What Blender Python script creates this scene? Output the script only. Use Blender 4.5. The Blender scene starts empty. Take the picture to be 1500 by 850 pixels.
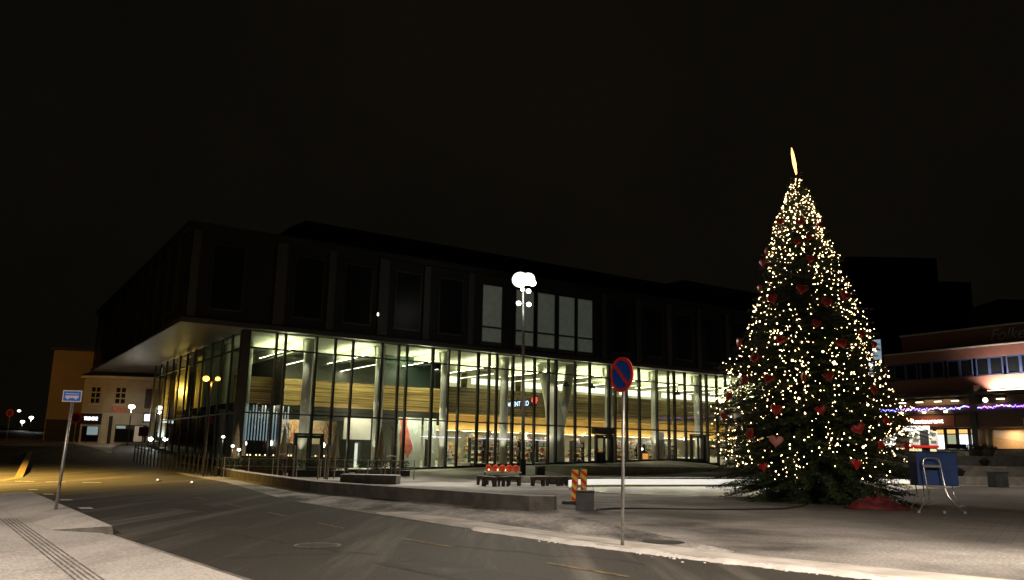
import bpy, bmesh, math, random
import numpy as np
from mathutils import Vector, Matrix
random.seed(7); rng = np.random.default_rng(7)
S = bpy.context.scene
COL = S.collection
PI = math.pi

# ------------------------------------------------------------------ camera
H = 1.55
pitch, roll = math.radians(11.4), math.radians(1.1)
fw = Vector((0, math.cos(pitch), math.sin(pitch)))
up0 = Vector((0, -math.sin(pitch), math.cos(pitch)))
rt0 = Vector((1, 0, 0))
rt = rt0 * math.cos(roll) + up0 * math.sin(roll)
up = -rt0 * math.sin(roll) + up0 * math.cos(roll)
cam_d = bpy.data.cameras.new('camera')
cam_d.sensor_width = 36.0
cam_d.lens = 1200 / 1500 * 36
cam_d.clip_start = 0.05
cam_d.clip_end = 6000
cam = bpy.data.objects.new('camera', cam_d); COL.objects.link(cam)
cam.matrix_world = Matrix(((rt.x, up.x, -fw.x, 0), (rt.y, up.y, -fw.y, 0), (rt.z, up.z, -fw.z, H), (0, 0, 0, 1)))
S.camera = cam
def at(px, py, Y):
    d = rt * ((px - 750) / 1200) - up * ((py - 425) / 1200) + fw
    return Vector((0, 0, H)) + d * (Y / d.y)

# ------------------------------------------------------------------ night sky, moonlight, exposure
W = bpy.data.worlds.new('World'); S.world = W; W.use_nodes = True
nt = W.node_tree; nt.nodes.clear()
out = nt.nodes.new('ShaderNodeOutputWorld')
sky = nt.nodes.new('ShaderNodeTexSky'); sky.sky_type = 'NISHITA'; sky.sun_disc = False
sky.sun_elevation = math.radians(-8); sky.sun_rotation = math.radians(150)
b1 = nt.nodes.new('ShaderNodeBackground'); b1.inputs[1].default_value = 0.004
nt.links.new(sky.outputs[0], b1.inputs[0])
b2 = nt.nodes.new('ShaderNodeBackground'); b2.inputs[0].default_value = (1.0, .80, .50, 1)   # glow of the town on the clouds
wc = nt.nodes.new('ShaderNodeTexCoord'); wn = nt.nodes.new('ShaderNodeTexNoise'); wn.inputs['Scale'].default_value = 1.6; wn.inputs['Detail'].default_value = 5
nt.links.new(wc.outputs['Generated'], wn.inputs[0])
wr = nt.nodes.new('ShaderNodeMapRange'); wr.inputs[1].default_value = .3; wr.inputs[2].default_value = .7; wr.inputs[3].default_value = .0022; wr.inputs[4].default_value = .0046
nt.links.new(wn.outputs[0], wr.inputs[0]); nt.links.new(wr.outputs[0], b2.inputs[1])
ad = nt.nodes.new('ShaderNodeAddShader')
nt.links.new(b1.outputs[0], ad.inputs[0]); nt.links.new(b2.outputs[0], ad.inputs[1]); nt.links.new(ad.outputs[0], out.inputs[0])
S.view_settings.view_transform = 'Standard'; S.view_settings.look = 'None'
S.view_settings.exposure = 0; S.view_settings.gamma = 1; S.view_settings.use_curve_mapping = False
cy = S.cycles
cy.use_denoising = True; cy.max_bounces = 6; cy.diffuse_bounces = 2; cy.glossy_bounces = 3
cy.transparent_max_bounces = 16; cy.transmission_bounces = 4; cy.sample_clamp_indirect = 4; cy.caustics_reflective = False
cy.caustics_refractive = False

def light(kind, name, loc, power, col, size=.2, aim=None, angle=100, blend=.6, parent=None):
    d = bpy.data.lights.new(name, kind); d.energy = power; d.color = col
    if kind == 'AREA': d.size = size
    else: d.shadow_soft_size = size
    if kind == 'SPOT': d.spot_size = math.radians(angle); d.spot_blend = blend
    o = bpy.data.objects.new(name, d); COL.objects.link(o); o.location = loc
    if aim is not None:
        o.rotation_euler = (Vector(aim) - Vector(loc)).to_track_quat('-Z', 'Y').to_euler()
    if parent: o.parent = parent
    return o
WARM = (1, .84, .68); NEUT = (1, .90, .76); SODIUM = (1, .48, .10); COOL = (.8, .9, 1)
# street lamps standing beside and behind the photographer
def down(name, loc, p, col, angle=140, aim=(0, 0)):
    return light('SPOT', name, loc, p, col, .12, aim=(loc[0]+aim[0], loc[1]+aim[1], 0), angle=angle, blend=.5)
down('street_light_near_right', (10.5, 4.5, 8.5), 15000, WARM, 134, (0, 2.5))
down('street_light_near_left', (-12.5, 3.0, 8.5), 9500, WARM, 134, (0, 2.5))
# sodium lamps up the street on the left
down('sodium_light_junction', (-29, 40, 8.5), 36000, (1, .60, .13), 138)
light('SPOT', 'sodium_light_street', (-66, 78, 12), 1700, SODIUM, .15, aim=(-50, 94, 4), angle=75, blend=.6)
# lit shop fronts and street lamps off to the right
down('street_light_far_right', (36, 52, 9), 2600, WARM)
light('SPOT', 'sodium_light_shop', (-45, 70, 9.5), 900, SODIUM, .15, aim=(-44, 87, 4), angle=80, blend=.6)

# ------------------------------------------------------------------ materials
MATS = {}
def mat(name, col=(.5, .5, .5), rough=.6, metal=0, emit=None, es=0, col2=None, nscale=6, lo=.4, hi=.6, bump=0, bscale=40, spec=.5, stretch=None, detail=6, coord='Object'):
    if name in MATS: return MATS[name]
    m = bpy.data.materials.new(name); m.use_nodes = True
    n = m.node_tree.nodes; l = m.node_tree.links; p = n['Principled BSDF']
    p.inputs['Base Color'].default_value = (*col, 1); p.inputs['Roughness'].default_value = rough
    p.inputs['Metallic'].default_value = metal; p.inputs['Specular IOR Level'].default_value = spec
    if emit: p.inputs['Emission Color'].default_value = (*emit, 1); p.inputs['Emission Strength'].default_value = es
    tc = n.new('ShaderNodeTexCoord'); mp = n.new('ShaderNodeMapping'); l.new(tc.outputs[coord], mp.inputs[0])
    if stretch: mp.inputs['Scale'].default_value = stretch
    if col2:
        t = n.new('ShaderNodeTexNoise'); t.inputs['Scale'].default_value = nscale; t.inputs['Detail'].default_value = detail
        l.new(mp.outputs[0], t.inputs[0])
        r = n.new('ShaderNodeValToRGB'); r.color_ramp.elements[0].position = lo; r.color_ramp.elements[1].position = hi
        r.color_ramp.elements[0].color = (*col, 1); r.color_ramp.elements[1].color = (*col2, 1)
        l.new(t.outputs[0], r.inputs[0]); l.new(r.outputs[0], p.inputs['Base Color'])
    if bump:
        t2 = n.new('ShaderNodeTexNoise'); t2.inputs['Scale'].default_value = bscale; t2.inputs['Detail'].default_value = 8
        l.new(mp.outputs[0], t2.inputs[0])
        b = n.new('ShaderNodeBump'); b.inputs['Strength'].default_value = bump; b.inputs['Distance'].default_value = .02
        l.new(t2.outputs[0], b.inputs['Height']); l.new(b.outputs[0], p.inputs['Normal'])
    MATS[name] = m
    return m
def ground_mat(name, under, snow, cover_scale, lo, hi, fine=(40, .35, .7), brick=None, rough=.75, streak=None, bump=.5, mid=None, grit=30, fade=False):
    """bare surface under a thin, broken dusting of snow; world coordinates in metres"""
    m = bpy.data.materials.new(name); m.use_nodes = True
    n = m.node_tree.nodes; l = m.node_tree.links; p = n['Principled BSDF']
    g = n.new('ShaderNodeNewGeometry'); P = g.outputs['Position']
    mp = n.new('ShaderNodeMapping'); l.new(P, mp.inputs[0])
    if streak: mp.inputs['Rotation'].default_value = (0, 0, streak[0]); mp.inputs['Scale'].default_value = (streak[1], streak[2], 1)
    def noise(src, sc, det=8, rg=.6):
        t = n.new('ShaderNodeTexNoise'); t.inputs['Scale'].default_value = sc; t.inputs['Detail'].default_value = det; t.inputs['Roughness'].default_value = rg
        l.new(src, t.inputs[0]); return t.outputs[0]
    def mr(v, a, b, c=0, d=1):
        q = n.new('ShaderNodeMapRange'); q.inputs[1].default_value = a; q.inputs[2].default_value = b; q.inputs[3].default_value = c; q.inputs[4].default_value = d
        l.new(v, q.inputs[0]); return q.outputs[0]
    def mth(op, a, b):
        q = n.new('ShaderNodeMath'); q.operation = op; q.use_clamp = True
        for i, v in enumerate((a, b)):
            if isinstance(v, float): q.inputs[i].default_value = v
            else: l.new(v, q.inputs[i])
        return q.outputs[0]
    big = mr(noise(mp.outputs[0], cover_scale), lo, hi)
    fn = noise(P, fine[0], 5, .7)
    cov = mth('MULTIPLY', big, mr(fn, fine[1], fine[2]))
    cov = mth('ADD', cov, mth('MULTIPLY', big, .35))
    un = n.new('ShaderNodeMix'); un.data_type = 'RGBA'
    un.inputs['A'].default_value = (*[c * .45 for c in under], 1); un.inputs['B'].default_value = (*[c * 1.9 for c in under], 1)
    l.new(mr(noise(P, grit, 5, .8), .32, .68), un.inputs['Factor'])
    base = un.outputs['Result']
    hgt = fn
    if brick:
        bt = n.new('ShaderNodeTexBrick'); mb = n.new('ShaderNodeMapping'); l.new(P, mb.inputs[0]); mb.inputs['Rotation'].default_value = (0, 0, brick[2])
        l.new(mb.outputs[0], bt.inputs[0]); bt.inputs['Scale'].default_value = 1; bt.inputs['Brick Width'].default_value = brick[0]; bt.inputs['Row Height'].default_value = brick[1]
        bt.inputs['Mortar Size'].default_value = brick[3]
        bt.inputs['Color1'].default_value = (1, 1, 1, 1); bt.inputs['Color2'].default_value = (.7, .7, .7, 1); bt.inputs['Mortar'].default_value = (.35, .35, .35, 1)
        mu = n.new('ShaderNodeMix'); mu.data_type = 'RGBA'; mu.blend_type = 'MULTIPLY'; mu.inputs['Factor'].default_value = 1
        l.new(base, mu.inputs['A']); l.new(bt.outputs['Color'], mu.inputs['B']); base = mu.outputs['Result']
        # snow gathers in the joints
        cov = mth('ADD', cov, mth('MULTIPLY', mth('MULTIPLY', bt.outputs['Fac'], .22), big))
    if fade:   # snow cover fades out on the dark right part of the square
        sx = n.new('ShaderNodeSeparateXYZ'); l.new(P, sx.inputs[0]); dt = n.new('ShaderNodeVectorMath'); dt.operation = 'DOT_PRODUCT'; dt.inputs[1].default_value = (.67, .74, 0); l.new(P, dt.inputs[0])
        wob = n.new('ShaderNodeMath'); wob.operation = 'MULTIPLY_ADD'; l.new(noise(P, .35), wob.inputs[0]); wob.inputs[1].default_value = 7; l.new(dt.outputs['Value'], wob.inputs[2])
        k1 = mth('MULTIPLY', mr(wob.outputs[0], 20.5, 23.5), mr(sx.outputs[0], 4.5, 10)); k2 = mth('MULTIPLY', k1, mr(sx.outputs[1], 62, 60))
        cov = mth('MULTIPLY', cov, mr(k2, 0, 1, 1, .06))
    mx = n.new('ShaderNodeMix'); mx.data_type = 'RGBA'
    l.new(cov, mx.inputs['Factor']); l.new(base, mx.inputs['A']); mx.inputs['B'].default_value = (*snow, 1)
    l.new(mx.outputs['Result'], p.inputs['Base Color'])
    l.new(mr(cov, 0, 1, rough, .9), p.inputs['Roughness']); p.inputs['Specular IOR Level'].default_value = .3
    bp = n.new('ShaderNodeBump'); bp.inputs['Strength'].default_value = bump; bp.inputs['Distance'].default_value = .012
    l.new(mth('ADD', hgt, mth('MULTIPLY', cov, .6)), bp.inputs['Height']); l.new(bp.outputs[0], p.inputs['Normal'])
    MATS[name] = m; return m
SNOWC = (.70, .66, .63)
m_asph = ground_mat('asphalt', (.044, .040, .034), (.30, .28, .25), .45, .50, .84, fine=(60, .35, .75), streak=(-.70, 2.6, .16), rough=.72, grit=26)
m_plaza = ground_mat('plaza_paving', (.12, .11, .10), SNOWC, .16, .40, .68, fine=(16, .34, .62), brick=(.6, .3, .58, .012), fade=True)
m_setts = ground_mat('setts', (.11, .10, .09), SNOWC, .5, .38, .68, fine=(9, .35, .6), brick=(.22, .14, .2, .02), streak=(-.6, 1.4, .5), bump=1)
m_pave = ground_mat('pavement_slabs', (.22, .20, .185), SNOWC, .30, .26, .56, fine=(26, .34, .60), streak=(.7, 1.5, .5), brick=(.8, .8, -.88, .008))
m_dark = ground_mat('dark_asphalt', (.045, .042, .04), (.2, .19, .18), .3, .6, .9)
m_plate = mat('snowed_kerb', (.42, .39, .35), .85, col2=(.66, .62, .58), nscale=1.2, lo=.35, hi=.6, bump=.3, bscale=30)
m_conc = mat('concrete', (.26, .245, .215), .8, col2=(.36, .34, .30), nscale=1.5, bump=.3, bscale=25)
m_concd = mat('dark_concrete', (.085, .08, .07), .8, col2=(.14, .13, .115), nscale=2, bump=.3, bscale=25)
m_snow = mat('snow', SNOWC, .9, col2=(.8, .78, .76), nscale=3, bump=.6, bscale=20)
m_ice = mat('ice', (.82, .80, .76), .25, col2=(.70, .70, .70), nscale=.6, lo=.35, hi=.7, spec=.6)
m_white = mat('white_paint', (.78, .76, .70), .5, col2=(.70, .68, .62), nscale=2)
m_lboard = mat('rink_board_glow', (.80, .79, .74), .5, emit=(1, .97, .88), es=.75)  # glow added to the boards, whose fronts the mast light misses
m_wboard = mat('white_board', (.80, .79, .74), .5)
m_yellow = mat('yellow_paint', (.74, .56, .05), .5)
m_ymark = mat('yellow_marking', (.060, .052, .040), .7, col2=(.30, .20, .05), nscale=9, lo=.40, hi=.62)
m_wmark = mat('white_marking', (.62, .60, .56), .7, col2=(.30, .29, .27), nscale=5, lo=.5, hi=.75)
m_metal = mat('galvanised_metal', (.42, .41, .39), .42, .8, col2=(.30, .30, .29), nscale=12)
m_chrome = mat('bright_tube', (.78, .77, .74), .25, .9)
m_frame = mat('dark_frame', (.028, .028, .024), .45, .2)
m_frame2 = mat('grey_mullion', (.075, .075, .062), .4, .4)
m_black = mat('black_plastic', (.018, .018, .018), .5)
m_bin = mat('dark_grey_bin', (.045, .05, .055), .55, col2=(.03, .033, .036), nscale=4)
m_fac = mat('dark_cladding', (.009, .010, .009), .6, spec=.2, col2=(.011, .011, .010), nscale=.6, stretch=(1, 1, .2))
m_fin = mat('facade_fin', (.02, .02, .018), .6)
m_dglass = mat('dark_glass', (.006, .007, .008), .30, spec=.10)
m_soff = mat('soffit_panel', (.085, .085, .08), .5, .1, col2=(.12, .12, .11), nscale=1.2, stretch=(3, .15, 1))
m_blind = mat('lit_blind', (.16, .18, .15), .8, emit=(.72, .86, .66), es=.034, col2=(.2, .21, .18), nscale=2)
m_wcol = mat('white_column', (.78, .76, .68), .7, col2=(.72, .70, .62), nscale=3)
m_iwall = mat('interior_plaster', (.70, .70, .60), .8, col2=(.62, .62, .52), nscale=.5)
m_ceil = mat('interior_ceiling', (.46, .48, .42), .8)
m_beam = mat('ceiling_beam_white', (.78, .80, .72), .7)
m_ifloor = mat('interior_floor', (.30, .27, .22), .35, col2=(.22, .20, .16), nscale=1)
m_ywall = mat('ochre_wall', (.66, .46, .17), .7, col2=(.74, .56, .26), nscale=.6)
m_iblack = mat('dark_interior_band', (.014, .013, .011), .6)
# wood balustrade with horizontal laths
m_wood = bpy.data.materials.new('oak_laths'); m_wood.use_nodes = True
_n = m_wood.node_tree.nodes; _l = m_wood.node_tree.links; _p = _n['Principled BSDF']
_t = _n.new('ShaderNodeTexCoord'); _m = _n.new('ShaderNodeMapping'); _m.inputs['Scale'].default_value = (.12, .12, 9); _l.new(_t.outputs['Object'], _m.inputs[0])
_q = _n.new('ShaderNodeTexNoise'); _q.inputs['Scale'].default_value = 1.5; _q.inputs['Detail'].default_value = 6; _l.new(_m.outputs[0], _q.inputs[0])
_r = _n.new('ShaderNodeValToRGB'); _r.color_ramp.elements[0].position = .36; _r.color_ramp.elements[1].position = .62
_r.color_ramp.elements[0].color = (.11, .06, .02, 1); _r.color_ramp.elements[1].color = (.52, .34, .13, 1)
_l.new(_q.outputs[0], _r.inputs[0]); _l.new(_r.outputs[0], _p.inputs['Base Color']); _p.inputs['Roughness'].default_value = .5
m_wood_dim = m_wood.copy(); m_wood_dim.name = 'oak_laths_shaded'  # darker copy of the same oak, shade put into the colour
for q_ in m_wood_dim.node_tree.nodes:
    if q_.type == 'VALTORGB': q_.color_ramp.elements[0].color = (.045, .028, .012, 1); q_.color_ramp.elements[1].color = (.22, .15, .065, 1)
# clear glazing: see-through, with a mirror coat
def glass(name, tint, refl=.06):
    m = bpy.data.materials.new(name); m.use_nodes = True
    n = m.node_tree.nodes; l = m.node_tree.links; n.clear()
    o = n.new('ShaderNodeOutputMaterial'); t = n.new('ShaderNodeBsdfTransparent'); t.inputs[0].default_value = (*tint, 1)
    g = n.new('ShaderNodeBsdfGlossy'); g.inputs['Roughness'].default_value = .02; g.inputs[0].default_value = (.9, .95, .9, 1)
    f = n.new('ShaderNodeFresnel'); f.inputs[0].default_value = 1.5
    mx = n.new('ShaderNodeMixShader'); l.new(f.outputs[0], mx.inputs[0]); l.new(t.outputs[0], mx.inputs[1]); l.new(g.outputs[0], mx.inputs[2]); l.new(mx.outputs[0], o.inputs[0])
    return m
m_glass = glass('clear_glazing', (.82, .86, .78))
m_glassd = glass('tinted_glazing', (.55, .60, .52))
def emis(name, col, s):
    if name in MATS: return MATS[name]
    return mat(name, (.5, .5, .5), .5, emit=col, es=s)

# ------------------------------------------------------------------ mesh helpers
class MB:
    def __init__(s): s.v = []; s.f = []
    def quad(s, a, b, c, d):
        i = len(s.v); s.v += [tuple(a), tuple(b), tuple(c), tuple(d)]; s.f.append((i, i+1, i+2, i+3)); return s
    def poly(s, pts):
        i = len(s.v); s.v += [tuple(p) for p in pts]; s.f.append(tuple(range(i, i+len(pts)))); return s
    def box(s, x0, x1, y0, y1, z0, z1):
        i = len(s.v)
        s.v += [(x0,y0,z0),(x1,y0,z0),(x1,y1,z0),(x0,y1,z0),(x0,y0,z1),(x1,y0,z1),(x1,y1,z1),(x0,y1,z1)]
        s.f += [tuple(i+k for k in q) for q in ((0,3,2,1),(4,5,6,7),(0,1,5,4),(1,2,6,5),(2,3,7,6),(3,0,4,7))]; return s
    def tube(s, pts, r, n=8, cap=True):
        pts = [Vector(p) for p in pts]; rs = r if isinstance(r, (list, tuple)) else [r]*len(pts)
        i0 = len(s.v); prev = None
        for k, p in enumerate(pts):
            d = (pts[min(k+1, len(pts)-1)] - pts[max(k-1, 0)]).normalized()
            a = Vector((0,0,1)) if abs(d.z) < .9 else Vector((1,0,0))
            if prev is not None: a = prev
            u = (a - d*a.dot(d)).normalized(); w = d.cross(u); prev = u
            for j in range(n):
                t = 2*PI*j/n; s.v.append(tuple(p + (u*math.cos(t)+w*math.sin(t))*rs[k]))
        for k in range(len(pts)-1):
            for j in range(n):
                a = i0+k*n+j; b = i0+k*n+(j+1)%n; s.f.append((a, b, b+n, a+n))
        if cap:
            s.f.append(tuple(i0+j for j in reversed(range(n)))); e = i0+(len(pts)-1)*n; s.f.append(tuple(e+j for j in range(n)))
        return s
    def prism(s, pts2, z0, z1):
        n = len(pts2); i = len(s.v)
        s.v += [(x,y,z0) for x,y in pts2] + [(x,y,z1) for x,y in pts2]
        s.f.append(tuple(i+j for j in reversed(range(n)))); s.f.append(tuple(i+n+j for j in range(n)))
        for j in range(n): k = (j+1)%n; s.f.append((i+j, i+k, i+n+k, i+n+j))
        return s
    def prismY(s, pts2, y0, y1):
        n = len(pts2); i = len(s.v)
        s.v += [(x,y0,z) for x,z in pts2] + [(x,y1,z) for x,z in pts2]
        s.f.append(tuple(i+j for j in range(n))); s.f.append(tuple(i+n+j for j in reversed(range(n))))
        for j in range(n): k = (j+1)%n; s.f.append((i+k, i+j, i+n+j, i+n+k))
        return s
    def sphere(s, c, r, nu=10, nv=6, sz=1):
        i = len(s.v); s.v.append((c[0],c[1],c[2]+r*sz))
        for a in range(1, nv):
            for b in range(nu):
                th = PI*a/nv; ph = 2*PI*b/nu
                s.v.append((c[0]+r*math.sin(th)*math.cos(ph), c[1]+r*math.sin(th)*math.sin(ph), c[2]+r*sz*math.cos(th)))
        s.v.append((c[0],c[1],c[2]-r*sz)); e = len(s.v)-1
        for b in range(nu): s.f.append((i, i+1+b, i+1+(b+1)%nu))
        for a in range(nv-2):
            for b in range(nu):
                q = i+1+a*nu+b; w = i+1+a*nu+(b+1)%nu; s.f.append((q, q+nu, w+nu, w))
        for b in range(nu): s.f.append((e, e-nu+(b+1)%nu, e-nu+b))
        return s
    def lathe(s, prof, c=(0,0), n=16):
        i = len(s.v)
        for r, z in prof:
            for j in range(n): t = 2*PI*j/n; s.v.append((c[0]+r*math.cos(t), c[1]+r*math.sin(t), z))
        for k in range(len(prof)-1):
            for j in range(n): a = i+k*n+j; b = i+k*n+(j+1)%n; s.f.append((a,b,b+n,a+n))
        s.f.append(tuple(i+j for j in reversed(range(n)))); e = i+(len(prof)-1)*n; s.f.append(tuple(e+j for j in range(n)))
        return s
    def build(s, name, m, parent=None, smooth=False, bevel=0, loc=None, rot=None):
        me = bpy.data.meshes.new(name); me.from_pydata(s.v, [], s.f); me.update()
        for mm in (m if isinstance(m, (list, tuple)) else [m]): me.materials.append(mm)
        if smooth: me.polygons.foreach_set('use_smooth', [True]*len(me.polygons))
        o = bpy.data.objects.new(name, me); COL.objects.link(o)
        if parent: o.parent = parent
        if loc is not None: o.location = loc
        if rot is not None: o.rotation_euler = rot
        if bevel:
            b = o.modifiers.new('bevel', 'BEVEL'); b.width = bevel; b.segments = 2; b.limit_method = 'ANGLE'
        return o
def B(*a): return MB().box(*a)
def tag(o, label=None, cat=None, group=None, kind=None):
    if label: o['label'] = label
    if cat: o['category'] = cat
    if group: o['group'] = group
    if kind: o['kind'] = kind
    return o
def thing(name, loc, rz=0, label=None, cat=None, group=None):
    o = bpy.data.objects.new(name, None); COL.objects.link(o); o.location = loc; o.rotation_euler = (0, 0, rz)
    return tag(o, label, cat, group)
def copy_tree(o, loc=None, rz=None, label=None, parent=None):
    c = o.copy(); COL.objects.link(c)
    if parent: c.parent = parent
    if loc is not None: c.location = loc
    if rz is not None: c.rotation_euler = (0, 0, rz)
    if label: c['label'] = label
    for ch in list(KIDS(o)): copy_tree(ch, parent=c)
    return c
def KIDS(o): return [x for x in COL.objects if x.parent == o]
def text(body, size, name, m, parent, loc, rot, ext=.01, align='LEFT', sx=1, shear=0):
    cu = bpy.data.curves.new(name, 'FONT'); cu.body = body; cu.size = size; cu.extrude = ext; cu.align_x = align; cu.shear = shear
    t = bpy.data.objects.new(name, cu); COL.objects.link(t)
    bpy.context.view_layer.update()
    me = bpy.data.meshes.new_from_object(t.evaluated_get(bpy.context.evaluated_depsgraph_get()))
    bpy.data.objects.remove(t); me.name = name; me.materials.clear(); me.materials.append(m)
    o = bpy.data.objects.new(name, me); COL.objects.link(o); o.location = loc; o.rotation_euler = rot; o.scale = (sx, 1, 1)
    if parent: o.parent = parent
    return o

# ------------------------------------------------------------------ terrain
ZK = [(-1e4, 0), (50, 0), (57, .2), (66, .85), (77, 1.6), (88, 1.95), (250, 7.0), (600, 14), (3000, 30)]
def zt(x, y):
    z = float(np.interp(y, [k[0] for k in ZK], [k[1] for k in ZK]))
    s = min(max((x - 16) / 8, 0), 1) if y < 90 else 0
    return z * (1 - s) if y < 80 else z
def lines(a, b, st): return list(np.arange(a, b, st)) + [b]
xs = [-2500, -800, -300, -160] + lines(-110, 90, 4) + [160, 400, 1200, 2500]
ys = [-400, -60, -10] + lines(0, 50, 5) + [53.5, 57, 60, 63, 66, 69.5, 73, 77, 80, 82, 85, 88, 100, 120, 150, 200, 250, 400, 600, 1200, 3000]
g = MB(); nx = len(xs)
for y in ys:
    for x in xs: g.v.append((x, y, zt(x, y)))
for j in range(len(ys)-1):
    for i in range(nx-1): a = j*nx+i; g.f.append((a, a+1, a+1+nx, a+nx))
tag(g.build('ground', m_plaza), kind='structure')
def drape(name, left, right, m, dz=.006, n=None, sub=1):
    """sheet between two polylines with the same number of points"""
    s = MB(); L = []; R = []
    for i in range(len(left)-1):
        k = max(1, int(max(math.dist(left[i], left[i+1]), math.dist(right[i], right[i+1]))/3)) if sub else 1
        for q in range(k):
            t = q/k
            L.append([left[i][c]*(1-t)+left[i+1][c]*t for c in (0,1)]); R.append([right[i][c]*(1-t)+right[i+1][c]*t for c in (0,1)])
    L.append(list(left[-1])); R.append(list(right[-1]))
    C_ = 8
    for a, b in zip(L, R):
        for q in range(C_+1):
            t = q/C_; x = a[0]*(1-t)+b[0]*t; y = a[1]*(1-t)+b[1]*t; far = max(0, y-50)*.0016
            s.v.append((x, y, zt(x, y)+dz+far))
    for i in range(len(L)-1):
        for q in range(C_): a = i*(C_+1)+q; s.f.append((a, a+1, a+C_+2, a+C_+1))
    o = s.build(name, m); return tag(o, kind='structure')
# road: near edge / far edge
near = [(9.5, -8), (5, 0), (2, 4), (-.4, 7.2), (-3.09, 10.5), (-7.19, 15.5), (-15, 26.6), (-24, 40), (-34, 55), (-58, 88), (-158, 245), (-390, 600)]
far_ = [(20, -3), (12.5, 5), (9.4, 8), (7.2, 9.9), (5.1, 11.5), (-.8, 18), (-7.0, 27), (-14, 41.5), (-21, 53), (-47, 88), (-146, 245), (-378, 600)]
drape('road', near, far_, m_asph)
drape('side_road', [(-15, 26.6), (-24, 40), (-34, 55)], [(-80, 22), (-80, 40), (-80, 56)], m_asph, dz=.010)
# street that passes the shop and the long side of the hall
drape('side_street', [(-21, 53), (-30, 63), (-36, 76), (-49, 110)], [(-13, 46), (-20.5, 60), (-28, 74), (-43, 100)], m_dark, dz=.012)
drape('lay_by', [(3.2, 13.2), (-.8, 18), (-7, 27), (-9.5, 32)], [(3.9, 14.6), (1.2, 24.3), (-5.4, 29.9), (-9.0, 34.2)], m_setts, dz=.010)
# snowed-up pavement the photographer stands on
pv = MB(); pv.prism([(9.3, -8), (4.8, 0), (1.8, 4), (-.6, 7.2), (-3.25, 10.5), (-7.35, 15.5), (-15, 26.4), (-80, 21.8), (-80, -8)], -.05, .018)
tag(pv.build('pavement', m_pave), kind='structure')
kb = thing('raised_kerb', (-7.19, 15.53, 0), 0, 'snowy raised bus stop kerb that ends in a blunt slanting stone', 'kerb')
o = MB(); A0 = (-.02, 0); B0 = (-1.33, .40); E0 = (-7.8, 11.0); F0 = (-8.65, 10.9)
z1 = .15
i0 = [(A0[0], A0[1]), (B0[0], B0[1]), (-9.6, 10.7), (E0[0], E0[1])]
o.v += [(i0[0][0], i0[0][1], z1), (i0[1][0], i0[1][1], .021), (i0[2][0], i0[2][1], .021), (i0[3][0], i0[3][1], z1), (.06, -.06, -.02), (-1.33, .38, -.02), (-7.8, 11.0, -.02)]
o.f += [(0, 3, 2, 1), (4, 0, 1, 5), (4, 6, 3, 0)]
o.build('kerb_top', m_pave, kb)
o = MB(); o.v += [(-.02, -.006, z1-.002), (-1.33, .385, .022), (-1.33, .37, -.02), (.06, -.075, -.02)]; o.f.append((0, 1, 2, 3)); o.build('kerb_end', m_concd, kb)
# tactile strip
tp = MB()
for k in range(5):
    a = Vector((-10.85+.085*k, 18.17)); b = Vector((-4.40+.085*k, 9.2))
    tp.v += [(a.x-.018, a.y, .0215), (a.x+.018, a.y, .0215), (b.x+.018, b.y, .0215), (b.x-.018, b.y, .0215)]
    i = len(tp.v)-4; tp.f.append((i, i+1, i+2, i+3))
tag(tp.build('tactile_strip', mat('tactile_groove', (.16, .145, .13), .8, col2=(.34, .31, .29), nscale=7, lo=.5, hi=.62)), 'parallel dark grooves of the guide strip across the snowy pavement', 'guide strip')
# kerb between road and square
kl = [(9.4, 8), (7.2, 9.9), (5.1, 11.5), (3.2, 13.15), (1.2, 15.35), (-.8, 18), (-3.4, 21.8)]
k_ = MB(); kn = []
for i in range(len(kl)):
    a = Vector(kl[max(i-1, 0)]); b = Vector(kl[min(i+1, len(kl)-1)]); d = (b-a).normalized(); nrm = Vector((-d.y, d.x))
    kn.append(nrm if nrm.y > 0 else -nrm)
for p, nrm in zip(kl, kn):
    w = .95
    k_.v += [(p[0], p[1], -.02), (p[0]+nrm.x*.03, p[1]+nrm.y*.03, .05), (p[0]+nrm.x*w, p[1]+nrm.y*w, .05), (p[0]+nrm.x*(w+.1), p[1]+nrm.y*(w+.1), -.02)]
for i in range(len(kl)-1):
    for q in range(3): k_.f.append((i*4+q, i*4+q+1, i*4+q+5, i*4+q+4))
tag(k_.build('kerb_stone', m_plate), 'low pale granite kerb curving along the near edge of the square', 'kerb')
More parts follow.
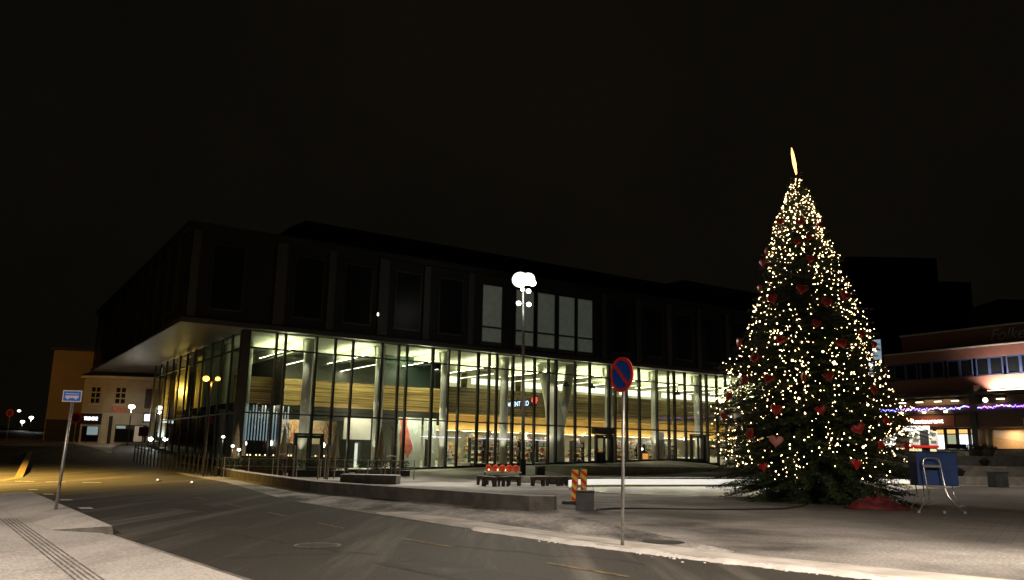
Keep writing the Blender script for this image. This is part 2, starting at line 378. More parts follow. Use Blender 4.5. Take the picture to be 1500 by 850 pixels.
# crumbs of ploughed snow along the kerb
sn = MB()
from mathutils import noise as _mn
def mn_(x, y): return _mn.noise(Vector((x, y, .3)))
cl_c = [(rng.random()*4, .06+.22*rng.random()) for _ in range(16)]
for i in range(260):
    c0_, w0_ = cl_c[i % 16]; q = min(max(c0_+rng.normal(0, w0_), 0), 3.98); i_ = int(q); f_ = q-i_
    a = kl[1+i_]; b = kl[2+i_]; sp = .05+.12*rng.random(); x = a[0]*(1-f_)+b[0]*f_ + rng.normal(0, sp)-.08; y = a[1]*(1-f_)+b[1]*f_ + rng.normal(0, sp)-.08
    r = .005+.026*rng.random()**4; sn.sphere((x, y, r*.25), r*rng.uniform(.8, 1.5), 6, 4, rng.uniform(.4, .8))
nr_ = 150; base_i = len(sn.v)
for k in range(nr_+1):
    q = .15+3.8*k/nr_; i_ = min(int(q), 4); f_ = q-i_; a = kl[1+i_]; b = kl[2+i_]; nn = kn[1+i_]
    x = a[0]*(1-f_)+b[0]*f_; y = a[1]*(1-f_)+b[1]*f_; wd = .10+.16*abs(mn_(x*1.1, y*1.1))+.06*rng.random(); hh = .012+.045*max(0, mn_(x*2.3, y*2.3)+.25)*rng.uniform(.6, 1.2)
    for j, (u, h) in enumerate(((-1, -.01), (-.6, hh*.6), (-.1, hh+.01), (.4, hh*.7+.04), (.8, .045))): sn.v.append((x+nn.x*u*wd+rng.normal(0, .012), y+nn.y*u*wd+rng.normal(0, .012), h))
for k in range(nr_):
    for j in range(4): a = base_i+k*5+j; sn.f.append((a, a+1, a+6, a+5))
tag(sn.build('snow', m_snow, smooth=True), kind='stuff')
# road paint
pm = MB()
def stripe(a, b, w, z=.012):
    a = Vector(a); b = Vector(b); d = (b-a).normalized(); n_ = Vector((-d.y, d.x))*w/2
    return [(a.x+n_.x, a.y+n_.y, zt(a.x, a.y)+z), (a.x-n_.x, a.y-n_.y, zt(a.x, a.y)+z), (b.x-n_.x, b.y-n_.y, zt(b.x, b.y)+z), (b.x+n_.x, b.y+n_.y, zt(b.x, b.y)+z)]
for a, b in (((-24.2, 41.6), (-40, 70)), ((-24.2, 41.6), (-22.4, 37.2)), ((-22.4, 37.2), (-60, 36))): pm.poly(stripe(a, b, .35, .018 if a[1] > 40 else .02))
tag(pm.build('yellow_junction_marking', m_ymark), kind='structure')
pm = MB()
cl = [(6.6, 6.6), (1.7, 11.2), (-3.3, 17.4), (-7.2, 23.2), (-11.5, 29.5)]
for i in range(len(cl)-1):
    a = Vector(cl[i]); b = Vector(cl[i+1]); 
    for q in range(2):
        p = a.lerp(b, q*.5+.02); r_ = a.lerp(b, q*.5+.22); pm.poly(stripe(p, r_, .10, .0125))
tag(pm.build('centre_line_marking', m_ymark), kind='structure')
pm = MB()
for a, b in (((-21.6, 36.9), (-20.9, 37.2)), ((-20.3, 37), (-19.6, 37.3)), ((-18.8, 37.2), (-18.1, 37.5)), ((-17.2, 30.5), (-16.8, 29.9)), ((-15.2, 27.9), (-14.8, 27.3)), ((-13.2, 25.2), (-12.8, 24.6)), ((-11, 22), (-10.6, 21.4))): pm.poly(stripe(a, b, .3, .02))
tag(pm.build('white_dash_marking', m_wmark), kind='structure')
pt = MB()
for poly in ([(-1.9, 12.2), (.6, 9.4), (1.35, 10.1), (-1.2, 12.9)], [(-9.8, 23.9), (-8.1, 21.6), (-7.3, 22.2), (-9.0, 24.6)]): pt.poly([(x, y, .010) for x, y in poly])
tag(pt.build('asphalt_patch', ground_mat('patched_asphalt', (.034, .031, .028), (.2, .19, .17), .8, .55, .85, fine=(60, .35, .75), rough=.7)), kind='structure')
ck = MB()
for (x, y, a_, L_) in ((-5.5, 16.0, -.75, 5), (1.2, 9.6, -.9, 4), (-1.5, 15.2, -.8, 4.5), (-4.2, 12.4, .5, 2.2)):
    p = Vector((x, y)); q_ = 0
    while q_ < L_:
        st_ = random.uniform(.12, .3); aa = a_+random.gauss(0, .45); n_p = p+Vector((math.cos(aa), math.sin(aa)))*st_; ck.poly(stripe(p, n_p, random.uniform(.012, .03), .0135)); p = n_p; q_ += st_
tag(ck.build('asphalt_cracks', mat('crack_dark', (.012, .011, .010), .9)), kind='structure')
for (x, y, lb) in ((-3.17, 14.29, 'round iron manhole cover ringed with frost in the near lane'), (2.92, 15.95, 'dark round manhole cover in the snow right of the no stopping sign')):
    r = thing('manhole_cover', (x, y, .014), 0, lb, 'manhole cover')
    o = MB()
    for k in range(28):
        t0, t1 = 2*PI*k/28, 2*PI*(k+1)/28
        o.quad((.40*math.cos(t0), .40*math.sin(t0), .002), (.40*math.cos(t1), .40*math.sin(t1), .002), (.34*math.cos(t1), .34*math.sin(t1), .002), (.34*math.cos(t0), .34*math.sin(t0), .002))
    o.build('ring', mat('frosted_ring', (.30, .28, .25), .8, col2=(.10, .09, .08), nscale=9) if x < 0 else m_dark, r)
    o = MB().lathe([(.335, 0), (.335, .003), (.01, .003)], n=28); o.build('lid', mat('iron_lid', (.035, .033, .03), .5, col2=(.06, .055, .05), nscale=30), r)

# ------------------------------------------------------------------ the hall: local x along the front, y inwards, z up
TH = math.radians(33.3)
Cx, Cy = -17.3, 53.0
D = Vector((math.cos(TH), math.sin(TH), 0)); E = Vector((-math.sin(TH), math.cos(TH), 0))
def F2W(t, off, z=0): return Vector((Cx, Cy, z)) + D*t + E*off
def W2F(x, y): v = Vector((x-Cx, y-Cy, 0)); return v.dot(D), v.dot(E)
hall = thing('culture_hall', (Cx, Cy, 0), TH, 'large dark culture hall with a two storey lit glass front below black upper floors', 'building')
LEN = 62.0; DEP = 36.0; ZG = 9.25
def zf(t, off=0): p = F2W(t, off); return zt(p.x, p.y)
# plinth + mullions + panes along the front
ML = [.05, 2.06, 2.66, 4.8, 6.17, 7.47, 9.65, 10.99, 11.66, 13.78, 15.12, 16.02, 17.72, 18.72, 19.43, 20.91, 22.99, 24.37, 25.12, 27.09, 28.63, 30.71, 31.39, 32.69, 34.13, 36.21, 37.62, 38.35, 39.68, 41.7, 42.46, 43.81, 45.01, 47.5, 49.2, 50.4, 52.5, 54.2, 55.8, 57.5, 59.5, 61.9]
for i, t in enumerate(ML):
    w = .13 if i % 3 else .17
    if i == 0: w = .3
    B(t-w/2, t+w/2, -.16, .10, zf(t)-.1, ZG).build('mullion', m_frame2 if i in (1, 2, 5, 9, 13) else m_frame, hall)
for i in range(len(ML)-1):
    a, b = ML[i]+.09, ML[i+1]-.09
    if b-a < .2: continue
    z0 = max(zf(a), zf(b))+.12
    o = MB()
    for (u, v) in ((z0, 3.89), (3.97, 8.09), (8.17, ZG-.02)):
        if v > u: o.quad((a, 0, u), (b, 0, u), (b, 0, v), (a, 0, v))
    o.build('glass_bay', m_glass, hall)
    B(a-.09, b+.09, -.07, .07, zf((a+b)/2)-.3, z0-.003).build('plinth', m_iblack, hall)
for z in (3.93, 8.13):
    B(.05, LEN, -.10, .05, z-.045, z+.045).build('transom', m_frame, hall)
# side front (long side up the street)
MS = [0.05] + [3.0+2.7*k for k in range(11)]
for i, s in enumerate(MS):
    B(-.07, .06, s-.07+(.14 if i == 0 else 0), s+.07+(.14 if i == 0 else 0), zf(0, s)-.2, ZG).build('mullion', m_frame, hall)
for i in range(len(MS)-1):
    a, b = MS[i]+.07, MS[i+1]-.07; z0 = zf(0, (a+b)/2)+.25
    o = MB()
    for (u, v) in ((z0, 3.89), (3.97, 8.09), (8.17, ZG-.02)): o.quad((0, b, u), (0, a, u), (0, a, v), (0, b, v))
    o.build('glass_bay', m_glassd if i else m_glass, hall)
    B(-.05, .07, a-.07, b+.07, zf(0, a)-.3, z0-.003).build('plinth', m_iblack, hall)
for z in (3.93, 8.13):
    B(-.06, .05, .05, MS[-1], z-.045, z+.045).build('transom', m_frame, hall)
B(-.25, .30, -.2, .3, -.1, ZG-.01).build('corner_post', m_frame, hall)
# soffit and dark upper floors: overhang at the side
SO = -4.2
B(SO, LEN, -.55, 42, 9.30, 9.36).build('soffit', m_soff, hall)
B(SO, LEN, -.60, -.5, 9.30, 9.62).build('fascia', m_fin, hall)
B(SO-.04, SO+.06, -.6, 42, 9.30, 9.62).build('fascia', m_fin, hall)
B(SO+.1, LEN-.1, -.35, 41.9, 9.63, 15.3).build('upper_wall', m_fac, hall)
B(SO-.1, LEN, -.75, 42.2, 15.3, 15.75).build('roof_edge', m_fin if False else m_fac, hall)
# fins and dark windows of the upper floors
for t in [SO+.3, 1.5, 5.2, 9.0, 12.6, 16.4, 29.6, 33.5, 37.2, 41, 44.8, 48.6, 52.4, 56, 59.8]:
    B(t, t+(.75 if t in (-3.9, 1.5, 9.0) else .5), -.52, -.36, 9.75, 15.28).build('fin', m_fin, hall)
for t in [-2.6, 2.8, 6.4, 10.3, 13.9, 30.6, 34.6, 38.3, 42.1, 46, 49.8, 53.6, 57.2]:
    f = B(t, t+2.1, -.43, -.36, 10.3, 14.6).build('window', m_frame, hall)
    B(t+.08, t+2.02, -.45, -.435, 10.4, 14.5).build('pane', m_dglass, f)
for k in range(11):
    s = 1.5+3.6*k
    B(SO-.02, SO+.09, s, s+.5, 9.75, 15.28).build('fin', m_fin, hall)
    f = B(SO+.0, SO+.09, s+.9, s+3.2, 10.3, 14.6).build('window', m_frame, hall)
    B(SO-.02, SO-.005, s+1, s+3.1, 10.4, 14.5).build('pane', m_dglass, f)
# five tall dim windows behind the lamp mast
for a, b in ((17.75, 19.45), (20.85, 22.5), (22.95, 24.6), (25.1, 26.65), (27.05, 28.55)):
    f = B(a-.1, b+.1, -.44, -.36, 9.85, 14.6).build('window', m_frame, hall)
    f['label'] = 'tall dimly lit window with a pale blind'
    z0 = 10.1; B(a, b, -.46, -.445, z0, z0+1.05).build('lower_pane', m_blind, f)
    B(a, b, -.46, -.445, z0+1.2, 14.5).build('upper_pane', m_blind, f)
# set back roof storey
B(.6, 17.3, 13.0, 13.1, 4.75, 9.2).build('gallery_back_wall', m_iwall, hall)
B(17.6, LEN-.7, 8.2, 8.4, 3.46, 3.52).build('wall_glow_strip', m_frame2, hall)  # glowing strip added to brighten the ochre wall
B(17.7, LEN-.8, 8.22, 8.38, 3.525, 3.54).build('lens', emis('wall_glow_lens', (1, .82, .45), 14), hall)
light('SPOT', 'mural_fill', (6, 4.4, 4.2), 420, (1, .85, .6), .2, aim=(6, 7, 3), angle=110, parent=hall)  # fill light added to brighten the mural
light('SPOT', 'art_fill', (12.6, .35, 4.6), 300, (1, .97, .8), .15, aim=(12.7, 1.5, 1.6), angle=120, parent=hall)  # fill lights added to make the art panel pale
light('SPOT', 'art_fill', (14.6, .35, 4.6), 200, (1, .97, .8), .15, aim=(14.4, 1.5, 1.6), angle=120, parent=hall)
o = MB().prism([(5.6, 7), (58, 7), (58, 30), (5.6, 30)], 15.76, 18.6); o.build('roof_storey', m_fac, hall)
o = MB(); o.v += [(4.3, 6.2, 18.3), (59, 6.2, 18.3), (59, 31, 18.3), (4.3, 31, 18.3), (5.8, 7, 19.3), (57, 7, 19.3), (57, 30, 19.3), (5.8, 30, 19.3)]
o.f += [(0,3,2,1), (4,5,6,7), (0,1,5,4), (1,2,6,5), (2,3,7,6), (3,0,4,7)]; o.build('roof', m_fac, hall)
# ---- inside
IZ = .10
B(.3, 17.4, .3, 22, -.2, zf(6)+.02).build('interior_floor', m_ifloor, hall)
B(17.4, LEN-.3, .3, 22, -.2, .9).build('interior_floor', m_ifloor, hall)
B(.3, LEN-.3, .2, 22, 9.22, 9.28).build('ceiling', m_ceil, hall)
B(.3, LEN-.3, 21.8, 22, 0, 9.2).build('back_wall', m_iwall, hall)
B(LEN-.5, LEN-.3, .3, 21.8, 0, 9.2).build('end_wall', m_iwall, hall)
TC = [4.77+5.4*k for k in range(11)]
m_up = emis('uplight_lens', (1, .97, .75), 42)
for k, t in enumerate(TC):
    if k == 4: continue
    c = MB().lathe([(.34, zf(t)), (.33, 8.3), (.34, 8.75), (.36, 9.2)], (t, 1.25), 20).build('column', m_wcol, hall, smooth=True)
# big forked column
o = MB(); o.tube([(26.6, 1.9, .9), (26.6, 1.9, 3.6), (26.2, 2.0, 6.2), (25.6, 2.1, 9.2)], [.75, .72, .66, .72], 20); o.tube([(26.7, 1.9, 3.0), (27.6, 1.9, 6.2), (28.1, 1.9, 9.2)], [.45, .4, .38], 16)
o.build('column', m_wcol, hall, smooth=True)
for t in TC:   # deep white beams running inwards from each column and the uplights that wash them
    o = MB(); o.v += [(t-.36, 1.7, 9.2), (t+.36, 1.7, 9.2), (t+.28, 1.7, 8.5), (t-.28, 1.7, 8.5), (t-.36, 21, 9.2), (t+.36, 21, 9.2), (t+.28, 21, 8.5), (t-.28, 21, 8.5)]
    o.f += [(0,1,2,3), (4,7,6,5), (0,3,7,4), (1,5,6,2), (3,2,6,7)]; o.build('ceiling_beam', m_beam, hall)
    f = B(t-1.35, t-1.05, .9, 8.5, 8.30, 8.36).build('linear_light', m_frame2, hall)
    B(t-1.33, t-1.07, 1.0, 8.4, 8.365, 8.38).build('lens', emis('linear_lens', (.96, 1, .58), 34), f)
    light('SPOT', 'column_fill_low', (t-.75, .38, zf(t)+.45), 110, (1, .96, .78), .08, aim=(t-.1, 1.2, 5), angle=50, parent=hall)  # fill light added from below for the column front
    light('SPOT', 'column_fill_high', (t-1.1, .5, 8.9), 300, (1, 1, .74), .1, aim=(t, 1.25, 1.5), angle=55, parent=hall)  # fill light added from above to brighten the whole column
    f = B(t+1.6, t+1.75, 5.5, 16, 8.35, 8.40).build('linear_light', m_frame2, hall)
    B(t+1.62, t+1.73, 5.6, 15.9, 8.335, 8.349).build('lens', emis('linear_lens_down', (1, .97, .75), 7), f)
# gallery: timber front, dark edge below it on the left, warm lit band further right
B(.6, 17.3, 4.0, 4.12, 4.75, 6.62).build('timber_balustrade', m_wood, hall)
B(.6, 17.3, 3.95, 21.7, 4.42, 4.74).build('gallery_floor', m_iblack, hall)
B(.6, 17.3, 3.98, 4.2, 3.75, 4.41).build('gallery_edge', m_iblack, hall)
B(17.5, 29.0, 6.5, 6.62, 4.95, 7.1).build('timber_balustrade', m_wood_dim, hall)
B(29.0, LEN-.6, 4.4, 4.52, 5.25, 7.0).build('timber_balustrade', m_wood_dim, hall)
B(17.5, LEN-.6, 6.7, 21.7, 4.85, 5.2).build('gallery_floor', m_ywall, hall)
B(29.02, LEN-.6, 4.54, 6.69, 4.95, 5.2).build('gallery_floor', m_ywall, hall)
B(17.6, LEN-.7, 8.6, 8.7, 3.5, 4.84).build('ochre_wall', m_ywall, hall)
B(17.6, LEN-.7, 8.8, 8.9, .9, 3.5).build('shop_back_wall', m_iwall, hall)
B(.6, 17.3, 9.0, 9.1, .2, 4.4).build('cafe_back_wall', mat('grey_plaster', (.30, .31, .28), .8), hall)
B(17.38, 17.48, 4.2, 21.7, 4.8, 9.2).build('partition', m_iblack, hall)
B(12.0, 17.35, 6.0, 6.1, 6.7, 9.2).build('glass_office', mat('teal_dark_partition', (.05, .075, .07), .3), hall)
# upper-floor office front with bright strip windows
for k in range(7):
    a = 17.8+6*k
    f = B(a, a+5.3, 11.9, 12.0, 7.0, 9.1).build('inner_window_wall', m_iwall, hall)
    B(a+.4, a+4.9, 11.86, 11.885, 7.95, 8.5).build('strip_light_window', emis('strip_window', (1, .98, .78), 1.6), f)
# area lamps: shop lights and gallery lights (the lit lamps of the building)
for (t, off, z, p) in ((3, 2.5, 4.6, 60), (9.5, 2.2, 5.2, 110), (14.5, 2.2, 5.0, 130), (20, 4.2, 4.7, 190), (26, 4.2, 4.7, 170), (32, 3.2, 4.8, 150), (38, 3.2, 4.8, 150), (44, 3.2, 4.8, 150)):
    light('AREA', 'ceiling_spot', (t, off, z), p, (1, .88, .62), 1.6, parent=hall)
for (t, off, pw) in ((4, 2.6, 260), (9.5, 2.6, 260), (15, 2.6, 240), (23, 4.6, 90), (32, 3, 90), (42, 3, 100), (52, 3, 100)):
    o = light('AREA', 'gallery_light', (t, off, 8.4), pw, (.93, 1, .62), 1.5, parent=hall)
for (t) in (22, 30, 38, 46):
    light('AREA', 'office_light', (t, 9.5, 9.0), 110, (.92, 1, .64), 2.5, parent=hall)
for s in (2.6, 8, 13.4, 18.8, 24.2, 29.6):  # side front
    MB().lathe([(.3, zf(0, s)), (.3, 9.2)], (1.0, s), 14).build('column', m_wcol, hall, smooth=True)
    f = B(.30, .50, s-1.1, s-.8, 8.30, 8.98).build('column_head_glow', m_frame2, hall); B(.28, .299, s-1.08, s-.82, 8.32, 8.96).build('lens', emis('head_glow', (1, .97, .75), 3.2), f)  # added glowing box stands in for the lit column head
B(3.2, 3.3, 1.5, 19, .3, 8.0).build('side_partition', m_iblack, hall)
B(2.6, 2.7, 19, 31, .3, 8.0).build('side_partition', m_ywall, hall)
light('POINT', 'side_lamp', (.9, 27, 5.5), 300, (1, .62, .12), .2, parent=hall)
light('POINT', 'side_lamp', (.9, 21.5, 6.5), 180, (1, .62, .12), .2, parent=hall)
# doors
def portal(t0, t1, ztop, leaf=True):
    z0 = zf((t0+t1)/2)
    f = MB().box(t0, t0+.12, -.45, -.17, z0, ztop).box(t1-.12, t1, -.45, -.17, z0, ztop).box(t0, t1, -.5, -.165, ztop, ztop+.12).build('door_frame', m_frame, hall)
    m = (t0+t1)/2
    for a, b in ((t0+.14, m-.02), (m+.02, t1-.14)):
        l_ = MB().box(a, a+.09, -.36, -.3, z0+.02, ztop-.02).box(b-.09, b, -.36, -.3, z0+.02, ztop-.02).box(a+.09, b-.09, -.36, -.3, ztop-.2, ztop-.02).box(a+.09, b-.09, -.36, -.3, z0+.02, z0+.2).build('door', m_frame, hall)
        MB().tube([(m+(.06 if a > m else -.06), -.42, z0+.8), (m+(.06 if a > m else -.06), -.42, z0+1.4)], .015).build('handle', m_chrome, l_)
portal(29.0, 30.85, 3.25); portal(40.0, 41.8, 3.6); portal(3.6, 5.6, 2.6)
B(28.7, 30.9, -.55, -.18, 3.4, 3.95).build('door_canopy', m_concd, hall)
B(18.0, 48, -.30, -.17, 3.99, 4.01).build('canopy_strip', m_frame, hall)
hw = thing('wall_floodlight', F2W(8.9, -.55, 11.15), TH, 'tiny white lamp alone on the dark upper wall of the culture hall', 'wall lamp')
B(-.12, .12, -.16, .02, -.05, .2).build('housing', m_frame, hw); B(-.05, .05, -.19, -.165, -.10, .10).build('lens', emis('small_flood', (1, .98, .9), 6), hw)

# things standing inside the hall, each in facade coordinates
def inside(name, t, off, z, label, cat, group=None, rz=0): return thing(name, F2W(t, off, z), TH+rz, label, cat, group)
r = inside('slat_curtain', .7, 2.2, 2.2, 'row of hanging pale blue light bars in the corner bay', 'light bars')
for k in range(17):
    B(k*.2, k*.2+.07, 0, .05, 0, 2.35-.4*(k % 3 == 0)).build('light_bar', emis('blue_bar', (.42, .66, .85), .34), r)
r = inside('mural_panel', 3.2, 7.0, 2.1, 'pale mural of an orange branching tree behind the cafe glass', 'mural')
B(0, 6.2, 0, .08, 0, 2.0).build('panel', mat('mural_back', (.55, .50, .36), .8), r)
o = MB()
def branch(p, a, L, w, dep):
    q = (p[0]+math.cos(a)*L, -.03, min(max(p[2]+math.sin(a)*L, .05), 1.95)); q = (min(max(q[0], .1), 6.1), q[1], q[2])
    o.tube([p, q], [w, w*.7], 5, False)
    if dep:
        for s_ in (-1, 1): branch(q, a+s_*random.uniform(.25, .8), L*random.uniform(.65, .9), w*.65, dep-1)
for x0 in (1.2, 2.6, 3.9, 5.1): branch((x0, -.03, .02), PI/2+random.uniform(-.3, .3), .55, .09, 5)
o.build('branches', mat('mural_orange', (.72, .26, .05), .7), r)
r = inside('projection_screen', 8.35, 3.0, 2.35, 'blank white screen hanging above the dark booth', 'screen')
B(0, 2.1, 0, .06, 0, 1.65).build('panel', m_wboard, r); B(-.05, 2.15, -.02, .1, 1.66, 1.74).build('roller_case', m_frame, r); 
light('SPOT', 'screen_light', (1, -1.8, 1.6), 45, (1, .95, .8), .1, aim=(1, .1, .8), angle=80, parent=r)
r = inside('exhibition_booth', 7.9, 2.6, .2, 'dark walled booth with a lit opening below the white screen', 'booth')
MB().box(0, 1.2, 0, .1, 0, 2.1).box(1.65, 3.4, 0, .1, 0, 2.1).box(0, 3.4, 0, .1, 2.1, 2.25).build('front_wall', m_iblack, r)
B(1.2, 1.65, .5, .55, .1, 2.0).build('lit_panel', emis('lit_slot', (.9, 1, .85), .8), r)
r = inside('glass_art_panel', 11.9, 1.5, zf(12)+.15, 'pale glass panel with a hanging red figure and white line drawings', 'art panel')
pm_ = mat('art_panel_glass', (.60, .63, .50), .5, col2=(.50, .55, .46), nscale=.9); B(.05, 1.95, 0, .04, 0, 3.6).build('panel', pm_, r); B(2.15, 3.2, 0, .04, 0, 3.6).build('panel', pm_, r)
o = MB(); pts = [(.15, 3.55), (.8, 3.55), (.72, 3.1), (.95, 2.5), (1.15, 1.9), (1.3, 1.35), (1.05, .95), (.92, .62), (.78, .95), (.45, 1.15), (.25, 1.6), (.18, 2.3), (.28, 2.9)]
o.prismY(pts, -.03, -.005); o.build('red_figure', mat('red_figure', (.50, .09, .05), .7, col2=(.62, .20, .12), nscale=3), r)
o = MB()
for pts in (([(1.1,3.4),(1.2,2.9),(1.35,2.5)]), ([(1.7,3.4),(1.75,2.8),(1.4,2.4)]), ([(2.3,2.7),(2.6,2.9),(2.8,2.4),(3.1,2.1)]), ([(2.4,3.4),(2.5,2.7)]), ([(2.9,3.4),(2.95,2.6),(3.1,2.3)]), ([(2.6,1.0),(2.9,1.2),(3.15,1.0)]), ([(2.2,2.2),(2.6,2.0),(2.8,2.3)]), ([(.95,2.3),(1.25,1.7),(1.35,1.2)])):
    o.tube([(x, -.02, z) for x, z in pts], .025, 5)
o.build('line_drawing', emis('white_line', (1, 1, 1), .5), r)
B(2.3, 2.75, -.02, -.005, .1, 2.1).build('dark_door', m_iblack, r)
# shelves full of goods
def goods_mat():
    m = bpy.data.materials.new('shelf_goods'); m.use_nodes = True; n = m.node_tree.nodes; l = m.node_tree.links; p = n['Principled BSDF']
    g = n.new('ShaderNodeNewGeometry'); r = n.new('ShaderNodeValToRGB'); l.new(g.outputs['Random Per Island'], r.inputs[0]); l.new(r.outputs[0], p.inputs['Base Color'])
    e = r.color_ramp.elements; e[0].color = (.7, .65, .55, 1); e[1].color = (.05, .05, .06, 1)
    for pos, c in ((.15, (.55, .12, .06)), (.28, (.75, .6, .2)), (.4, (.75, .75, .7)), (.52, (.1, .2, .35)), (.62, (.7, .35, .1)), (.74, (.12, .3, .15)), (.85, (.6, .55, .5))): q = e.new(pos); q.color = (*c, 1)
    r.color_ramp.interpolation = 'CONSTANT'; return m
m_goods = goods_mat()
SL = [(18.2, 1.6, 'chrome rack of bright wares just right of the fourth white column'), (19.9, 2.0, 'full shelf rack behind the glass left of the lamp mast'), (21.6, 1.7, 'shelf rack straight behind the lamp mast'), (23.2, 2.1, 'tall rack with a bright lamp globe above it'), (24.8, 1.9, 'rack packed with pale boxes left of the forked column'), (28.0, 1.5, 'rack with a red and white crate beside the shop door'),
      (33.0, 2.0, 'shelf rack with glowing wares right of the no stopping sign'), (34.6, 2.2, 'rack with an orange lit cabinet end'), (36.6, 2.0, 'low pale rack right of the orange cabinet'), (38.8, 1.8, 'white counter rack near the right hand door')]
for (t, off, lb) in SL:
    z0 = .92 if t > 17 else .3
    r = inside('shop_shelf', t, off, z0, lb, 'shelf', 'shop shelves behind the glass front')
    MB().box(0, .05, 0, .4, 0, 1.9).box(1.25, 1.3, 0, .4, 0, 1.9).build('side_panel', m_iblack, r)
    for k in range(5):
        B(.05, 1.25, 0, .4, .1+.42*k, .13+.42*k).build('shelf', m_iblack if k % 2 else m_white, r)
    o = MB()
    for k in range(5):
        x = .07
        while x < 1.12:
            w = random.uniform(.06, .18); h = random.uniform(.12, .34)
            if random.random() < .85: o.box(x, x+w, random.uniform(0, .08), .3, .132+.42*k, .132+.42*k+h)
            x += w+.02
    o = o.build('goods', m_goods, r); o['kind'] = 'stuff'
    light('POINT', 'shelf_lamp', (.6, -.25, 2.15), 9, (1, .93, .8), .06, parent=r)
o = MB(); tt = 18.0
while tt < 46:
    w_ = random.uniform(.5, 1.3); of = random.uniform(4.2, 7.6); hh = random.choice([1.0, 1.3, 1.6, 2.0, 2.3]); zz = .92
    while zz < .92+hh:
        x_ = 0
        while x_ < w_:
            q_ = random.uniform(.08, .28); h_ = random.uniform(.12, .30); o.box(tt+x_, tt+x_+q_*.9, of, of+.3, zz+.02, zz+h_); x_ += q_
        zz += .34
    tt += w_*random.uniform(.6, 1.4)
o = o.build('far_merchandise', m_goods, hall); o['kind'] = 'stuff'
for t in range(19, 46, 3):
    f = B(t, t+.12, 3.0, 5.0, 3.42, 3.48).build('shop_spot_rail', m_frame, hall); MB().sphere((t+.06, 3.1+(t % 2)*.8, 3.38), .06, 7, 5).sphere((t+.06, 4.6-(t % 2)*.5, 3.38), .05, 7, 5).build('spot_lens', emis('spot_lens', (1, .93, .75), 9), f)
def globe(t, off, z, rad, col, s, lb, nm='pendant_globe'):
    r = inside(nm, t, off, z, lb, 'lamp')
    MB().tube([(0, 0, rad*.9), (0, 0, 1.2)], .012, 5).build('cord', m_black, r)
    MB().sphere((0, 0, 0), rad, 12, 8).build('globe', emis('globe_%d' % int(s*10), col, s), r, smooth=True)
globe(23.0, 1.3, 3.0, .22, (1, .85, .5), 3.5, 'warm glowing globe lamp right of the lamp mast behind the glass')
globe(3.1, 3.0, 2.05, .17, (1, .95, .85), 9, 'bright round lamp left of the first white column behind the cafe glass')
globe(1.4, 3.2, 2.0, .16, (1, .95, .85), 6, 'bright round lamp in the corner bay under the blue light bars')
globe(6.7, 2.6, 2.0, .17, (1, .97, .92), 9, 'bright round lamp just right of the first white column')
globe(35.7, 1.4, 2.3, .10, (1, .8, .5), 6, 'small glowing bulb above the orange cabinet')
globe(31.9, 1.4, 1.7, .14, (1, .85, .6), 7, 'low white glowing lamp just right of the no stopping sign post')
globe(40.6, 1.0, 3.3, .15, (.75, 1, .95), 6, 'cool white lamp over the right hand door')
r = inside('orange_cabinet', 35.3, 1.0, .92, 'glowing orange cabinet low behind the right hand glass', 'cabinet')
B(0, .8, 0, .5, 0, 1.1).build('body', m_iblack, r); B(.08, .72, -.02, -.003, .08, 1.0).build('lit_front', emis('orange_front', (1, .36, .08), .9), r)
r = inside('white_panel_stand', 37.0, 1.3, .92, 'upright cream display panel behind the right hand glass', 'display panel')
B(0, 1.3, 0, .06, .3, 2.9).build('panel', m_iwall, r); B(.1, 1.2, -.05, .15, 0, .29).build('foot', m_iblack, r)
for t, lb in ((27.4, 'left of two black cone pendants above the shop door'), (30.2, 'right of two black cone pendants above the shop door'), (40.4, 'single black cone pendant near the right hand door')):
    r = inside('pendant_lamp', t, 1.6, 7.7, lb, 'pendant lamp', 'black cone pendants in the upper glass')
    MB().lathe([(.30, -.35), (.30, -.30), (.10, -.02), (.06, .08)], n=14).build('lamp_shade', m_black, r)
    MB().tube([(0, 0, .06), (0, 0, 1.4)], .012, 5).build('cord', m_black, r)
# LED text sign running inwards
r = thing('led_text_sign', F2W(23.6, 5.6, 5.55), TH-PI/2, 'narrow blue white running text sign with a red symbol high behind the glass', 'sign')
B(-.1, 5.0, 0, .08, -.08, .52).build('panel', m_iblack, r)
for tx, x, c in (('13 04', 0.05, (.55, .75, 1)), ('ENT', 1.75, (.75, .9, 1)), ('KO', 3.2, (.6, .75, 1))):
    text(tx, .56, 'lettering', emis('led_blue', (.5, .68, 1), 2.6), r, (x, -.02, 0), (PI/2, 0, 0), .008)
o = MB(); hp = [(0, -.45), (.5, .05), (.42, .35), (.2, .42), (0, .25), (-.2, .42), (-.42, .35), (-.5, .05)]
o.prismY([(x*.8+4.85, z*.8+.3) for x, z in hp], -.06, -.01); o.build('red_symbol', emis('led_red', (1, .03, .03), 2.2), r)
r = inside('violet_reflection', 13.2, .7, 2.75, 'thin violet white reflection in the shop glass, put in as a glowing line', 'painted reflection')
for a, b in ((.2, 3.6), (4.8, 8.0), (9.3, 11.6)): B(a, b, 0, .03, 0, .045).build('tube', emis('reflection_glow', (.72, .70, 1), 2.0), r)  # balcony lights mirrored in the glass, put in as glowing bars
# people-free cafe: counters along the glass
r = inside('cafe_counter', .9, 1.8, .2, 'long low cafe counter set with glowing lights at the corner of the hall', 'counter')
B(0, 6.6, 0, .6, 0, .95).build('body', mat('counter_wood', (.12, .05, .03), .5), r); B(-.05, 6.65, -.05, .65, .96, 1.0).build('worktop', m_white, r)
for k in range(20): MB().sphere((.3+.32*k+random.uniform(-.1, .1), random.uniform(.1, .5), 1.05), .045, 6, 4).build('tea_light', emis('tea_light', (1, .62, .3), 5), r)
